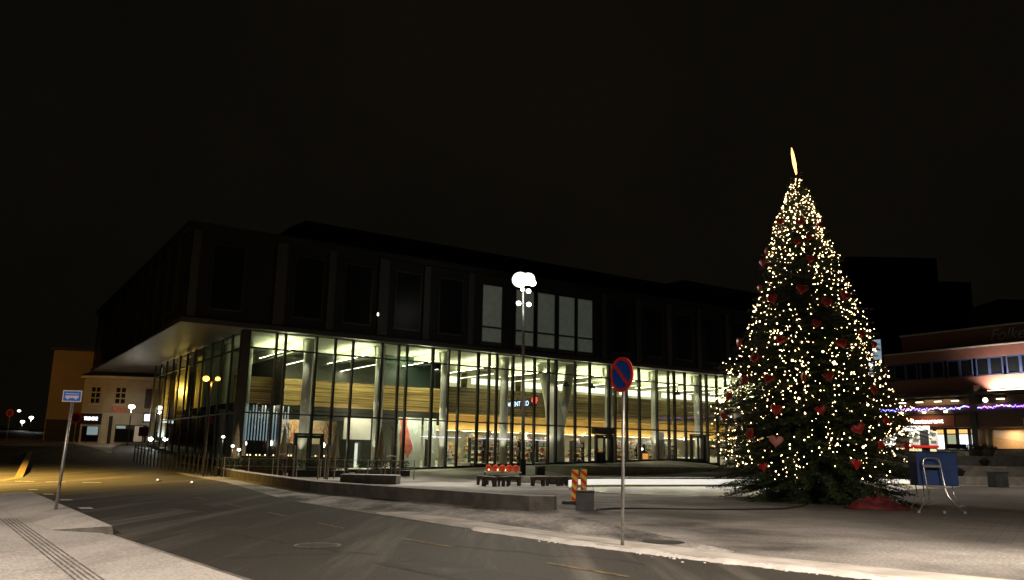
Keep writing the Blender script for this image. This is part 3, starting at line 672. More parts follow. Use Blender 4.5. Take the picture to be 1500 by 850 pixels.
# small LED letters far back wall
# ------------------------------------------------------------------ stage tower behind the hall, far blocks
r = thing('stage_tower', F2W(60, 20, 2), TH, 'dim ribbed box standing behind the culture hall roof', 'building')
B(0, 26, 0, 22, 0, 18.2).build('wall', m_fac, r)
o = MB()
for k in range(52): o.box(.05+k*.5, .3+k*.5, -.2, -.05, 18.25, 21.9)
o.box(0, 26, -.04, 22, 18.22, 22.0); o.build('ribbed_screen', mat('ribbed_metal', (.10, .10, .10), .5), r)
r = thing('office_block', (70, 150, 4), 0, 'black stepped block against the sky behind the brick building', 'building')
B(-12, 16, 0, 20, 0, 31).build('wall', m_fac, r); B(-6, 11, 2, 18, 31, 36).build('roof_storey', m_fac, r)
r = thing('office_block', (68, 108, 4), 0, 'pale grey lift tower rising behind the brick building', 'building')
B(-2.4, 2.4, 0, 8, 0, 19).build('wall', mat('pale_tower', (.16, .15, .14), .8), r); B(-2.6, 2.6, -.2, 8.2, 19, 19.3).build('roof', m_fac, r)

# ------------------------------------------------------------------ steps and terraces
L1t0, L1t1 = 8.0, 47.0
r = thing('terrace_wall', F2W(0, -16, 0), TH, 'long low concrete terrace wall with a snowy top between rink and glass front', 'wall')
B(13.0, 47, 0, .35, 0, .36).build('wall', m_concd, r); B(12.97, 47.03, -.03, .38, .361, .40).build('coping', m_snow, r)
B(13.0, 47, .36, 6, 0, .34).build('terrace', m_plaza, r)
r = thing('ramp_wall', F2W(0, -9, 0), TH, 'second low concrete wall stepped up behind the terrace wall', 'wall')
B(21, 47, 0, .35, 0, .92).build('wall', m_conc, r); B(21, 47, .36, 5, 0, .90).build('terrace', m_conc, r)
st = thing('plaza_steps', (20, 64, 0), 0, 'three broad concrete steps leading up to the brick building', 'steps')
for k, (y, z) in enumerate(((0, .62), (2, 1.42), (4, 2.2))):
    B(2+k*.0, 70, y, 40 if k == 2 else y+1.995, -.05, z).build('step', m_conc, st)
for (px, py, Y, lb) in ((1405, 684, 65.0, 'small dark wedge of a planter on the lower step'), (1442, 677, 67.0, 'small dark wedge of a planter on the upper step')):
    p = at(px, py, Y); z = .62 if Y < 66 else 1.42
    rr = thing('step_planter', (p.x, Y, z), 0, lb, 'planter'); MB().lathe([(.22, 0), (.42, .38), (.44, .42), (.1, .40)], n=10).build('pot', m_black, rr)
    MB().sphere((0, 0, .45), .3, 8, 5, .6).build('soil_mound', mat('dark_heather', (.04, .03, .03), .9, bump=1), rr)
# ------------------------------------------------------------------ ice rink
ir = thing('ice_rink', (0, 0, 0), 0, 'floodlit ice rink with low white boards and a yellow kick strip', 'ice rink')
def P_(px, py): d = rt*((px-750)/1200)-up*((py-425)/1200)+fw; k = -H/d.z; return (d.x*k, d.y*k)
rk = [(3.2, 38.3), (5.2, 35.6), (9, 34.8), (13, 37), (18, 42), (24, 49.5), (30.5, 57), (31, 59.3), (28, 58.7), (20, 53.5), (11, 47.5), (5.2, 44.2), (3.2, 41.5)]
c_ = []
n_ = len(rk)
for i in range(n_):   # round the corners
    p0, p1, p2, p3 = (Vector(rk[(i+k-1) % n_]) for k in range(4))
    for q in range(5):
        t = q/5; c_.append(.5*((2*p1)+(p2-p0)*t+(2*p0-5*p1+4*p2-p3)*t*t+(3*p1-p0-3*p2+p3)*t**3))
MB().prism([(p.x, p.y) for p in c_], -.02, .03).build('ice', m_ice, ir)
def ring(h0, h1, w0, w1, m, nm, sel):
    s = MB(); N = len(c_)
    cen = Vector((17, 44))
    for i in range(N):
        if not sel(c_[i], c_[(i+1) % N]): continue
        a, b = c_[i], c_[(i+1) % N]; da = (a-cen).normalized(); db = (b-cen).normalized()
        q = [(a+da*w0), (b+db*w0), (b+db*w1), (a+da*w1)]
        s.prism([(p.x, p.y) for p in q], h0, h1)
    s.build(nm, m, ir)
backs = lambda a, b: (a.y+b.y)/2 > 37.2+(a.x+b.x)*.5*.72
ring(.0, .13, 0, .08, m_yellow, 'kick_strip', backs)
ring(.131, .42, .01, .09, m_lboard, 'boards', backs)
ring(.0, .05, .0, .10, m_ice, 'near_edge', lambda a, b: not backs(a, b))

# ------------------------------------------------------------------ low wall by the lay-by
wl = thing('low_wall', (1.35, 24.57, 0), 0, 'long low concrete wall with a snowy top beside the road', 'wall')
path = [(0, 0), (-.75, -.79), (-8.8, 7.7), (-15.9, 21.1), (-20.5, 30)]
back = [(.1, .55), (-.75, .0), (-8.4, 8.2), (-15.4, 21.5), (-20.0, 30.4)]
hs = [.40, .43, .42, .38, .30]
o = MB(); o2 = MB()
for i in range(4):
    a, b, c, d = path[i], path[i+1], back[i+1], back[i]
    za = zt(a[0]+1.35, a[1]+24.57); zb = zt(b[0]+1.35, b[1]+24.57)
    q = [(a[0], a[1], -.05), (b[0], b[1], -.05), (b[0], b[1], zb+hs[i+1]), (a[0], a[1], za+hs[i])]; o.poly(q)
    o.poly([(c[0], c[1], -.05), (d[0], d[1], -.05), (d[0], d[1], za+hs[i]), (c[0], c[1], zb+hs[i+1])])
    o2.poly([(a[0], a[1], za+hs[i]), (b[0], b[1], zb+hs[i+1]), (c[0], c[1], zb+hs[i+1]), (d[0], d[1], za+hs[i])])
o.poly([(0, 0, -.05), (.1, .55, -.05), (.1, .55, hs[0]), (0, 0, hs[0])])
o.build('wall_face', m_concd, wl); o2.build('wall_top', m_plate, wl)
# raised snowy bed behind the wall near the sapling stakes
r = thing('concrete_bench', (-6.9, 43.0, 0), -.1, 'dark low concrete slab bench with a snowy top near the tree stakes', 'bench')
B(-1.6, 1.3, -.5, .5, 0, .42).build('slab', m_concd, r, bevel=.02); B(-1.6, 1.3, -.48, .5, .425, .45).build('snow_cap', m_snow, r)

# ------------------------------------------------------------------ lamp mast
mp = thing('lamp_mast', (.93, 54.0, zt(.93, 54)), .1, 'tall lamp mast with clustered floodlights in front of the glass hall', 'lamp mast')
MB().tube([(0, 0, 0), (0, 0, 1.2)], .19, 14).build('base_sleeve', m_frame, mp); MB().tube([(0, 0, 1.2), (-.1, 0, 8), (-.2, 0, 13.0)], [.12, .10, .07], 12).build('pole', m_metal, mp, smooth=True)
m_lens = emis('floodlight_lens', (1, .96, .86), 12)
hs_ = [(-.42, -.3, 12.95, .56), (.12, -.3, 13.02, .46), (.42, -.2, 12.8, .26), (.15, -.3, 12.2, .17), (-.25, -.3, 12.3, .14), (-.50, -.3, 11.35, .17), (.18, -.3, 11.3, .17)]
for i, (x, y, z, s_) in enumerate(hs_):
    MB().tube([(-.15, 0, z+.12), (x, y*.5, z+.1)], .03, 6).build('bracket', m_metal, mp)
    h = MB().tube([(x, y+.28, z+.16), (x, y+.05, z+.02)], [s_*.55, s_*1.02], 14).build('floodlight', m_metal, mp)
    MB().sphere((x, y, z), s_*.93, 12, 8, .9).build('lens', m_lens, h, smooth=True)
light('SPOT', 'flood', (-.6, -.7, 12.8), 11500, NEUT, .3, aim=(-4, -22, 0), angle=120, blend=.8, parent=mp)
light('SPOT', 'flood', (.5, -.4, 12.8), 30000, NEUT, .3, aim=(15, -10, 0), angle=66, blend=.8, parent=mp)
light('SPOT', 'flood', (-.8, -.4, 12.4), 7500, NEUT, .25, aim=(-12, -9, 0), angle=84, blend=.9, parent=mp)

# ------------------------------------------------------------------ spruce
TX, TY = 11.95, 33.0
HT = 13.0
PR = [(0.15, 3.2), (.6, 3.55), (1.5, 3.8), (3.0, 3.75), (4.5, 3.3), (6.2, 2.65), (8, 2.0), (9.5, 1.48), (11, 1.0), (12, .66), (12.7, .40), (13.3, .12)]
def rad(z): return float(np.interp(z, [p[0] for p in PR], [p[1] for p in PR]))
tr = thing('christmas_tree', (TX, TY, 0), 0, 'tall dark green spruce Christmas tree standing on the square', 'tree')
MB().tube([(0, 0, 0), (.05, 0, 6), (-.05, 0, 12.9)], [.22, .13, .02], 10).build('trunk', mat('spruce_bark', (.06, .04, .025), .9, bump=.8, bscale=12), tr)
V = []; Fq = []; BR = MB(); tips = []
def bump_(a, z): return 1+.07*math.sin(3*a+1.1*z)+.07*math.sin(5*a-2.3*z+1)+.05*math.sin(2*a+4.1*z)
def spray(p0, dirv, L, droop):
    """one branch: side twigs carrying narrow needle blades"""
    n = max(4, int(L*9)); side = Vector((-dirv.y, dirv.x, 0)).normalized()
    pts = []
    for k in range(n+1):
        t = k/n; pts.append(p0 + dirv*L*t + Vector((0, 0, -droop*t*t*L + .10*L*t**3)))
    BR.tube([pts[0], pts[n//2], pts[-1]], [.022, .014, .004], 4, False)
    for k in range(max(1, int(n*.22)), n+1):
        t = k/n; p = pts[k]; tl = (.12+.42*(1-t)*min(1, L/1.8))*random.uniform(.7, 1.25)
        for sgn in (-1, 1):
            td = (side*sgn*random.uniform(.6, 1)+dirv*random.uniform(.5, 1)+Vector((0, 0, random.uniform(-.5, .1)))).normalized()
            m_ = max(3, int(tl/.045))
            for j in range(m_):
                q = p+td*tl*(j+random.random())/m_
                for s2 in (-1, 1):
                    nd = (td*.8+Vector((random.gauss(0, .5), random.gauss(0, .5), random.gauss(0, .45)))).normalized()
                    w = nd.cross(Vector((random.gauss(0, 1), random.gauss(0, 1), random.gauss(0, 1)))).normalized()*random.uniform(.010, .018)
                    ln = random.uniform(.06, .13); i = len(V)
                    V.extend((tuple(q-w), tuple(q+w), tuple(q+nd*ln))); Fq.append((i, i+1, i+2))
    return pts[-1]
z = .25
while z < 12.95:
    R_ = rad(z); nb = max(5, int(7+R_*7.2)); ph = random.uniform(0, 6)
    for b in range(nb):
        a = ph+2*PI*b/nb+random.uniform(-.18, .18)
        L = R_*random.uniform(.80, 1.10)*bump_(a, z); dz = random.uniform(.0, .45) if z < 9 else random.uniform(.25, .9)
        dv = Vector((math.cos(a), math.sin(a), dz*.6)).normalized()
        e = spray(Vector((0, 0, z+random.uniform(-.12, .12))), dv, L, .28+.15*random.random())
        tips.append(e)
    z += .30 if z < 9 else .22
for k in range(8):
    a = k*.8; spray(Vector((0, 0, 12.4+.08*k)), Vector((math.cos(a)*.4, math.sin(a)*.4, .9)).normalized(), .5, .1)
me = bpy.data.meshes.new('crown'); me.from_pydata(V, [], Fq); me.update()
m_need = mat('spruce_needles', (.014, .028, .010), .6, col2=(.052, .084, .030), nscale=1.6, lo=.35, hi=.7, spec=.3)
me.materials.append(m_need); cr = bpy.data.objects.new('crown', me); COL.objects.link(cr); cr.parent = tr
BR.build('branches', MATS['spruce_bark'], tr)
# fairy lights: strings let down over the branches
fl = thing('fairy_lights', (TX, TY, 0), 0, 'warm white fairy light strings hung all over the spruce', 'fairy lights')
bulbs = []; wires = MB()
from mathutils import noise as mn
def dens(a, z): return .5+.75*mn.noise(Vector((math.cos(a)*1.6, math.sin(a)*1.6, z*.55)))+.35*(z > 9.5)
ns = 58
for sidx in range(ns):
    a = 2*PI*sidx/ns+random.uniform(-.06, .06); zz = random.uniform(12.2, 13.1) if sidx % 2 else random.uniform(7, 10.5); low = random.uniform(.6, 1.9)
    pl = []; 
    while zz > low:
        R_ = rad(zz)*bump_(a, zz)*random.choice([random.uniform(.60, .95), random.uniform(.86, 1.0)])+.02; p = Vector((math.cos(a)*R_, math.sin(a)*R_, zz)); pl.append(p)
        if dens(a, zz) > random.uniform(.1, .75): bulbs.append((p, random.choice([.010, .013, .016, .020, .024])))
        zz -= random.uniform(.08, .30)*(1.25 if zz > 3 else 1.0); a += random.gauss(0, .22/max(R_, .5))+.0
    if len(pl) > 1: wires.tube(pl, .006, 3, False)
for i in range(260):   # loose ends and clusters
    z0 = random.uniform(9.5, 13.2) if i < 120 else random.uniform(1.3, 9); a = random.uniform(0, 2*PI); R_ = rad(z0)*random.uniform(.85, 1.05)+.03
    bulbs.append((Vector((math.cos(a)*R_, math.sin(a)*R_, z0)), random.choice([.012, .016, .022])))
for i in range(80):
    z0 = random.uniform(1.5, 12); a = random.uniform(0, 2*PI); R_ = rad(z0)*.99
    if dens(a, z0) < .5: continue
    bulbs.append((Vector((math.cos(a)*R_, math.sin(a)*R_, z0)), .040))
wires.build('wire', m_black, fl)
m_bulb = emis('bulb_glow', (1, .66, .32), 15)
cdir = Vector((-TX, -TY, 0)).normalized()
bulbs.sort(key=lambda q: (-(q[1] > .035), -q[0].dot(cdir)))
bm_ = {}
for k, (p, r_) in enumerate(bulbs[:100]):
    if r_ not in bm_:
        o = MB().sphere((0, 0, 0), r_, 6, 4).build('bulb', m_bulb, fl); bm_[r_] = o; o.location = p
    else:
        o = bm_[r_].copy(); COL.objects.link(o); o.parent = fl; o.location = p
rest = MB()
for p, r_ in bulbs[100:]: rest.sphere(p, r_, 6, 4)
o = rest.build('bulbs', m_bulb, fl); o['kind'] = 'stuff'
# candle at the tip
c = thing('tree_top_candle', (TX, TY, 13.0), 0, 'glowing warm candle stick leaning left on the tip of the spruce', 'candle light')
MB().tube([(.02, 0, .1), (0, 0, .45)], .03, 8).build('holder', m_black, c)
MB().tube([(.0, 0, .42), (-.06, 0, .9), (-.12, 0, 1.35), (-.15, 0, 1.62)], [.03, .075, .06, .012], 10).build('flame_tube', emis('candle_glow', (1, .46, .12), 5), c, smooth=True)
# hearts
HL = ((-.15, .25), (-.135, .52), (-.10, .78), (-.055, .94), (0, 1), (.055, .94), (.10, .78), (.135, .52), (.15, .25))
def heart():
    pts = []
    for k in range(28):
        t = 2*PI*k/28; pts.append((16*math.sin(t)**3/34, (13*math.cos(t)-5*math.cos(2*t)-2*math.cos(3*t)-math.cos(4*t))/34))
    s = MB(); n = len(pts)
    for y, sc in HL: s.v += [(x*sc, y, z_*sc) for x, z_ in pts]
    for k in range(len(HL)-1):
        for j in range(n): a = k*n+j; b = k*n+(j+1) % n; s.f.append((a, a+n, b+n, b))
    s.f.append(tuple(range(n))); s.f.append(tuple((len(HL)-1)*n+j for j in reversed(range(n)))); return s
m_heart = mat('red_heart', (.34, .014, .012), .4, spec=.5, col2=(.42, .03, .02), nscale=5); m_pink = mat('pink_heart', (.62, .22, .20), .4)
HP = [(1145,325,'close under the crown tip on the left'),(1172,325,'high near the trunk line, first of the upper pair'),(1200,330,'highest on the right edge'),(1168,355,'between the upper pair and the next row, left one'),(1184,349,'just right of the fourth row heart'),(1186,380,'alone in the dark gap a third of the way down'),(1125,368,'on the upper left edge'),(1114,385,'lowest of three on the upper left edge'),
 (1133,438,'on the left above the big light cluster'),(1115,422,'on the left edge above the widest shoulder'),(1175,424,'brightly lit in the middle of the upper third'),(1210,443,'right of centre below the brightly lit one'),(1236,433,'on the right shoulder lit by bulbs'),(1196,474,'in the centre above the middle'),(1145,498,'left of centre at mid height'),(1232,503,'brightly lit right of centre at mid height'),(1260,489,'on the right above mid height'),
 (1278,505,'on the right edge above the bulb cluster'),(1107,525,'on the left under mid height'),(1085,502,'on the left edge at mid height'),(1127,555,'left of centre below the middle'),(1177,553,'thin and edge on in the very centre'),(1213,551,'right of the edge on one in the centre'),(1138,600,'large left of centre in the lower half'),(1202,601,'right of the trunk line in the lower half'),(1256,628,'in the right half of the lower part'),
 (1296,617,'on the right near the violet lights'),(1100,636,'on the left in the lower part'),(1062,610,'on the far left edge in the lower half'),(1119,684,'lowest on the left'),(1253,680,'lowest on the right, lit by bulbs'),(1325,653,'on the tip of the long right hand branch'),(1070,580,'small on the left edge beside the glass front'),(1278,571,'on the right edge below the bulb cluster'),(1288,652,'lower right behind the long branch'),(1092,556,'on the left edge below mid height')]
first = None; pos0 = []
def onsurf(px, py):
    best = None
    for k in range(0, 90):
        Y = TY-4.6+.1*k*.52; p = at(px, py, Y); zc = p.z; q = math.hypot(p.x-TX, p.y-TY)
        gap = q-rad(min(max(zc, .2), 13.2))
        if gap < .03: return p
        if best is None or gap < best[0]: best = (gap, p)
    p = best[1]; v = Vector((p.x-TX, p.y-TY)); k = (rad(p.z)+.05)/v.length; return Vector((TX+v.x*k, TY+v.y*k, p.z))
for i, (px, py, lb) in enumerate(HP):
    p = onsurf(px, py); az = math.atan2(p.y-TY, p.x-TX); tilt = random.uniform(-.5, .5)
    base_rz = az+PI/2+random.uniform(-.35, .35)
    if px == 1177 and py == 553: base_rz = -.34+PI/2+.25
    off = Vector((math.cos(az), math.sin(az), 0))*.07
    s_ = (.92 if py > 380 else .78)*random.uniform(.75, 1.1)*.52
    if first is None:
        o = heart().build('heart_ornament', m_heart, smooth=True); first = o
    else:
        o = first.copy(); COL.objects.link(o)
    o.location = p+off; o.rotation_euler = (random.uniform(-.2, .2), tilt*.9, base_rz); o.scale = (s_, s_, s_)
    tag(o, 'red heart on the spruce, '+lb, 'heart ornament', 'heart ornaments on the spruce')
me = first.data.copy(); me.materials.clear(); me.materials.append(m_pink)
p = onsurf(1137, 646); o = bpy.data.objects.new('heart_ornament', me); COL.objects.link(o); o.location = p+cdir*.15; o.scale = (.52,)*3; o.rotation_euler = (0, .1, -.34)
tag(o, 'pale pink heart low on the left of the spruce', 'heart ornament', 'heart ornaments on the spruce')

# ------------------------------------------------------------------ signs on posts
def disc(r, y0, y1, n=36): s = MB(); s.prismY([(r*math.cos(2*PI*k/n), r*math.sin(2*PI*k/n)) for k in range(n)], y0, y1); return s
m_red = mat('sign_red', (.72, .035, .03), .3); m_blue = mat('sign_blue', (.015, .09, .48), .22, spec=.8)
r = thing('no_stopping_sign', (2.01, 14.88, 0), 0, 'tall post with a round red and blue no stopping sign in front of the hall', 'road sign')
MB().tube([(0, 0, 0), (.05, 0, 3.32)], .031, 12).build('post', m_metal, r, smooth=True)
MB().lathe([(.09, 0), (.09, .03), (.04, .05)], n=12).build('foot', m_metal, r)
d = disc(.318, -.062, -.05).build('sign_face', m_red, r, loc=(.05, 0, 3.02), rot=(0, 0, -1.0)); 
disc(.25, -.066, -.0625).build('blue_field', m_blue, d)
for a in (.785, ):
    MB().prismY([(-.25*math.cos(a)-.024, .25*math.sin(a)-.024), (-.25*math.cos(a)+.024, .25*math.sin(a)+.024), (.25*math.cos(a)+.024, -.25*math.sin(a)+.024), (.25*math.cos(a)-.024, -.25*math.sin(a)-.024)], -.069, -.0665).build('red_bar', m_red, d)
disc(.318, -.049, -.04).build('sign_back', m_metal, d)
r = thing('bus_stop_sign', (-10.4, 19.51, 0), 0, 'small blue bus stop sign with a white bus on a leaning grey pole', 'road sign')
MB().tube([(0, 0, 0), (.08, 0, 2.62)], .034, 12).build('post', m_metal, r, smooth=True)
d = B(-.215, .215, -.055, -.042, -.135, .135).build('sign_plate', mat('worn_sign_white', (.36, .36, .36), .5), r, loc=(.08, 0, 2.72), rot=(0, 0, .1))
B(-.193, .193, -.059, -.0555, -.112, .112).build('blue_field', m_blue, d)
o = MB().box(-.15, .15, -.0625, -.0595, .045, .06).box(-.15, .15, -.0625, -.0595, -.045, .012)
for x in (-.09, .09): o.prismY([(x+.026*math.cos(k*PI/5), -.048+.032*math.sin(k*PI/5)) for k in range(10)], -.0655, -.063)
o.build('bus_symbol', MATS['worn_sign_white'], d)
def small_sign(px, Y, ztop, face_m, shape, lb, tilt=0):
    p = at(px, 650, Y); z0 = zt(p.x, Y)
    r = thing('road_sign', (p.x, Y, z0), tilt, lb, 'road sign')
    MB().tube([(0, 0, 0), (0, 0, ztop+.2)], .04, 8).build('post', m_metal if shape != 'tri' else m_black, r)
    if shape == 'round':
        f = disc(.42, -.09, -.06, 20).build('sign_face', face_m, r, loc=(0, 0, ztop)); disc(.28, -.1, -.095, 20).build('inner_field', mat('dull_blue', (.05, .03, .12), .4), f)
    else: B(-.42, .42, -.09, -.06, -.4, .4).build('sign_face', face_m, r, loc=(0, 0, ztop))
small_sign(107.5, 60, 3.2, m_red, 'round', 'small round red sign on a post left of the corner shop')
small_sign(209, 72, 1.7, mat('purple_sign', (.16, .03, .20), .5), 'sq', 'square purple sign on a post right of the corner shop window')
small_sign(9, 90, 3.0, m_red, 'round', 'round red sign at the far left where the street climbs')
# marker boards
def marker(x, y, rz, lb):
    r = thing('marker_board', (x, y, .0), rz, lb, 'marker board', 'red and yellow marker boards at the end of the low wall')
    MB().prism([(-.42, -.16), (.18, -.2), (.3, 0), (.2, .18), (-.38, .14)], 0, .10).build('foot', m_black, r, bevel=.02)
    b = B(-.11, .11, -.02, .02, .10, 1.12).build('board', m_yellow, r)
    o = MB()
    for k in range(-1, 5):
        z0 = .12+.30*k; q = [(-.11, z0), (.11, z0-.2+.0), (.11, z0-.05), (-.11, z0+.15)]
        q = [(x_, min(max(z_, .10), 1.12)) for x_, z_ in q]
        if len(set(q)) > 2: o.prismY(q, -.026, -.0205)
    o.build('red_stripes', m_red, b)
marker(2.22, 28.0, -.1, 'left red and yellow striped marker board standing on a black foot')
marker(2.62, 29.2, -.1, 'right red and yellow striped marker board standing behind the dark bin')
bn = thing('litter_bin', (2.27, 24.9, 0), -.1, 'dark square bin with wire rails on top at the end of the low wall', 'bin', 'dark square bins')
B(-.27, .27, -.25, .25, 0, .52).build('body', m_bin, bn, bevel=.015); B(-.29, .29, -.27, .27, .53, .57).build('rim', m_black, bn)
for sx in (-.24, 0, .24): MB().tube([(sx, -.22, .57), (sx, -.22, .74), (sx, .22, .74), (sx, .22, .57)], .010, 5).build('wire_rail', m_metal, bn)
MB().tube([(-.24, -.22, .73), (.24, -.22, .73)], .010, 5).build('wire_rail', m_metal, bn)
b2_ = copy_tree(bn, (34.2, 58.6, 0), .1, 'dark square bin on the black ground below the steps on the far right'); b2_.scale = (1.75, 1.75, 1.85)
for (px, py, Y, lb, sc) in ((791, 696, 56, 'dark square bin right of the lamp mast foot', 1.0), (879, 686, 69.0, 'slim dark bin in front of the shop door', 1.35)):
    p = at(px, py, Y); c = copy_tree(bn, (p.x, Y, zt(p.x, Y)+(.0 if Y < 60 else .0)), .3, lb); c.scale = (sc, sc, sc*1.2)
# cable along the ground
pts = [(2.6, 24.9, .02), (3.2, 25.6, .03), (4.4, 26.1, .02), (5.8, 26.0, .02), (7.4, 26.5, .02), (8.9, 27.3, .02), (10.2, 29.2, .02), (11, 31, .03)]
tag(MB().tube(pts, .03, 6).build('cable', m_black, smooth=True), 'black cable running over the snow from the bin to the spruce', 'cable')

# ------------------------------------------------------------------ rustic benches and lanterns
def stool(x, y, rz, w, lb, first_=[None]):
    if first_[0] is None:
        r = thing('log_stool', (x, y, 0), rz, lb, 'stool', 'rough dark stools beside the lamp mast')
        m = mat('dark_log', (.075, .06, .048), .9, col2=(.13, .11, .09), nscale=6, bump=.8)
        B(-.34, .34, -.22, .22, .30, .47).build('seat', m, r, bevel=.03); B(-.32, .32, -.2, .2, .472, .48).build('snow_dusting', m_plate, r)
        for sx in (-.26, .26):
            for sy in (-.13, .13): MB().tube([(sx, sy, 0), (sx*.9, sy, .33)], [.07, .09], 7).build('leg', m, r)
        first_[0] = r
    else: r = copy_tree(first_[0], (x, y, 0), rz, lb)
    r.scale = (w, 1, 1); return r
stl = [(-1.35, 44.3, .1, .95, 'leftmost dark log stool left of the lamp mast'), (-.95, 42.2, -.3, 1.1, 'nearest dark log stool in front of the red lanterns'), (-.25, 42.6, .9, .8, 'dark log stool turned sideways beside the nearest one'), (.28, 43.8, -.2, 1.1, 'dark log stool just left of the mast foot'), (1.55, 44.0, .2, 1.1, 'first dark log stool right of the mast foot'), (2.35, 44.6, 0, 1.1, 'middle dark log stool of the right hand row'), (3.0, 45.2, .5, .8, 'dark log stool turned sideways in the right hand row'), (3.5, 44.8, .2, .9, 'rightmost dark log stool before the terrace wall')]
for s_ in stl: stool(*s_)
lt = None
for i, (x, y, lb) in enumerate([(-1.15, 48.0, 'leftmost glowing red lantern behind the stools'), (-.75, 48.3, 'second red lantern from the left behind the stools'), (-.35, 48.0, 'middle red lantern behind the stools'), (.05, 48.3, 'fourth red lantern behind the stools'), (.42, 48.0, 'rightmost red lantern, next to the lamp mast')]):
    if lt is None:
        lt = thing('red_lantern', (x, y, .62), 0, lb, 'lantern', 'red lanterns on the low table behind the stools')
        MB().lathe([(.10, 0), (.17, .08), (.18, .25), (.12, .36), (.05, .38)], n=12).build('glass_shade', mat('red_glass', (.5, .04, .01), .3, emit=(1, .10, .02), es=.16), lt, smooth=True)
        MB().sphere((.02, -.16, .10), .045, 7, 5).build('flame', emis('lantern_flame', (1, .55, .25), 5), lt); MB().lathe([(.06, .38), (.03, .44)], n=8).build('cap', m_black, lt)
    else: copy_tree(lt, (x, y, .62), .7*i, lb)
r = thing('lantern_table', (-.35, 48.15, 0), 0, 'low pale table carrying the red lanterns', 'table')
B(-1.1, 1.1, -.4, .4, .55, .615).build('table_top', m_plate, r)
for sx in (-1, 1):
    for sy in (-.32, .32): B(sx-.04, sx+.04, sy-.04, sy+.04, 0, .548).build('leg', m_concd, r)

# ------------------------------------------------------------------ saplings with stakes, parasols, hedges, railing
m_stake = mat('wooden_stake', (.22, .17, .11), .8); m_twig = mat('bark_grey', (.10, .085, .07), .9)
def sapling(px, Y, lb, first_=[None]):
    p = at(px, 690, Y); z0 = zt(p.x, Y)
    if first_[0] is None:
        r = thing('staked_sapling', (p.x, Y, z0), .3, lb, 'young tree', 'young bare trees tied to wooden stakes')
        MB().tube([(0, 0, 0), (.05, 0, 1.6), (0, 0, 3.2)], [.05, .04, .012], 7).build('trunk', m_twig, r)
        o = MB()
        for k in range(26):
            a = random.uniform(0, 6.28); z0_ = random.uniform(1.4, 3); L = (3.5-z0_)*.45
            o.tube([(0, 0, z0_), (math.cos(a)*L*.5, math.sin(a)*L*.5, z0_+L*.7), (math.cos(a)*L*.7, math.sin(a)*L*.7, z0_+L*1.3)], [.012, .008, .003], 4, False)
        o.build('crown', m_twig, r)
        for sx, sy in ((-.45, -.3), (.45, -.3), (.45, .3), (-.45, .3)): MB().tube([(sx, sy, 0), (sx, sy, 1.9)], .045, 7).build('stake', m_stake, r)
        MB().tube([(-.45, -.3, 1.35), (.05, 0, 1.38), (.45, .3, 1.35)], .02, 5).build('tie', m_plate, r)
        first_[0] = r
    else: copy_tree(first_[0], (p.x, Y, z0), random.uniform(0, 1.5), lb)
sapling(418, 50, 'staked sapling left of the first white column'); sapling(478, 48, 'staked sapling in front of the first white column'); sapling(572, 49, 'staked sapling on the snow below the red figure panel')
m_canv = mat('beige_canvas', (.34, .28, .18), .8, col2=(.26, .21, .13), nscale=5)
ps0 = None
for px, Y, lb in ((413, 54.0, 'closed beige parasol left of the first white column'), (490, 55.0, 'closed beige parasol right of the first white column'), (556, 56.5, 'closed beige parasol in front of the white screen'), (343, 51.5, 'closed grey green parasol standing at the corner post of the hall')):
    p = at(px, 690, Y); z0 = zt(p.x, Y)
    if ps0 is None:
        ps0 = thing('closed_parasol', (p.x, Y, z0), 0, lb, 'parasol', 'closed parasols on the cafe terrace')
        MB().tube([(0, 0, 0), (0, 0, 3.1)], .03, 7).build('pole', m_metal, ps0)
        MB().lathe([(.12, .95), (.30, 1.05), (.22, 1.5), (.17, 2.1), (.10, 2.7), (.03, 3.05)], n=10).build('folded_canopy', m_canv, ps0); MB().lathe([(.35, 0), (.35, .08), (.06, .12)], n=12).build('base', m_concd, ps0)
    else: copy_tree(ps0, (p.x, Y, z0), random.random(), lb)
m_hedge = mat('hedge_leaves', (.03, .045, .02), .8, col2=(.06, .075, .035), nscale=9)
for (a, b, lb) in (((-17.6, 50.3), (-13.6, 50.6), 'dark clipped hedge planter nearest the hall corner'), ((-13.3, 50.7), (-9.8, 51.6), 'dark clipped hedge planter in the middle of the terrace edge'), ((-9.4, 51.8), (-6.4, 53.8), 'dark clipped hedge planter at the right end of the cafe terrace')):
    a = Vector(a); b = Vector(b); L = (b-a).length; rz = math.atan2(b.y-a.y, b.x-a.x)
    r = thing('hedge_planter', (a.x, a.y, zt(a.x, a.y)), rz, lb, 'hedge', 'hedge planters along the cafe terrace'); B(0, L, -.2, .2, 0, .4).build('trough', m_iblack, r)
    o = MB()
    for k in range(int(L*420)):
        c_0 = Vector((random.uniform(.03, L-.03), random.uniform(-.22, .22), .4+random.random()**.6*.62)); u = Vector((random.gauss(0, 1), random.gauss(0, 1), random.gauss(0, 1))).normalized()*.05; v = u.cross(Vector((random.gauss(0, 1), random.gauss(0, 1), 1))).normalized()*.03
        o.quad(c_0-u, c_0-v, c_0+u, c_0+v)
    o.build('foliage', m_hedge, r)
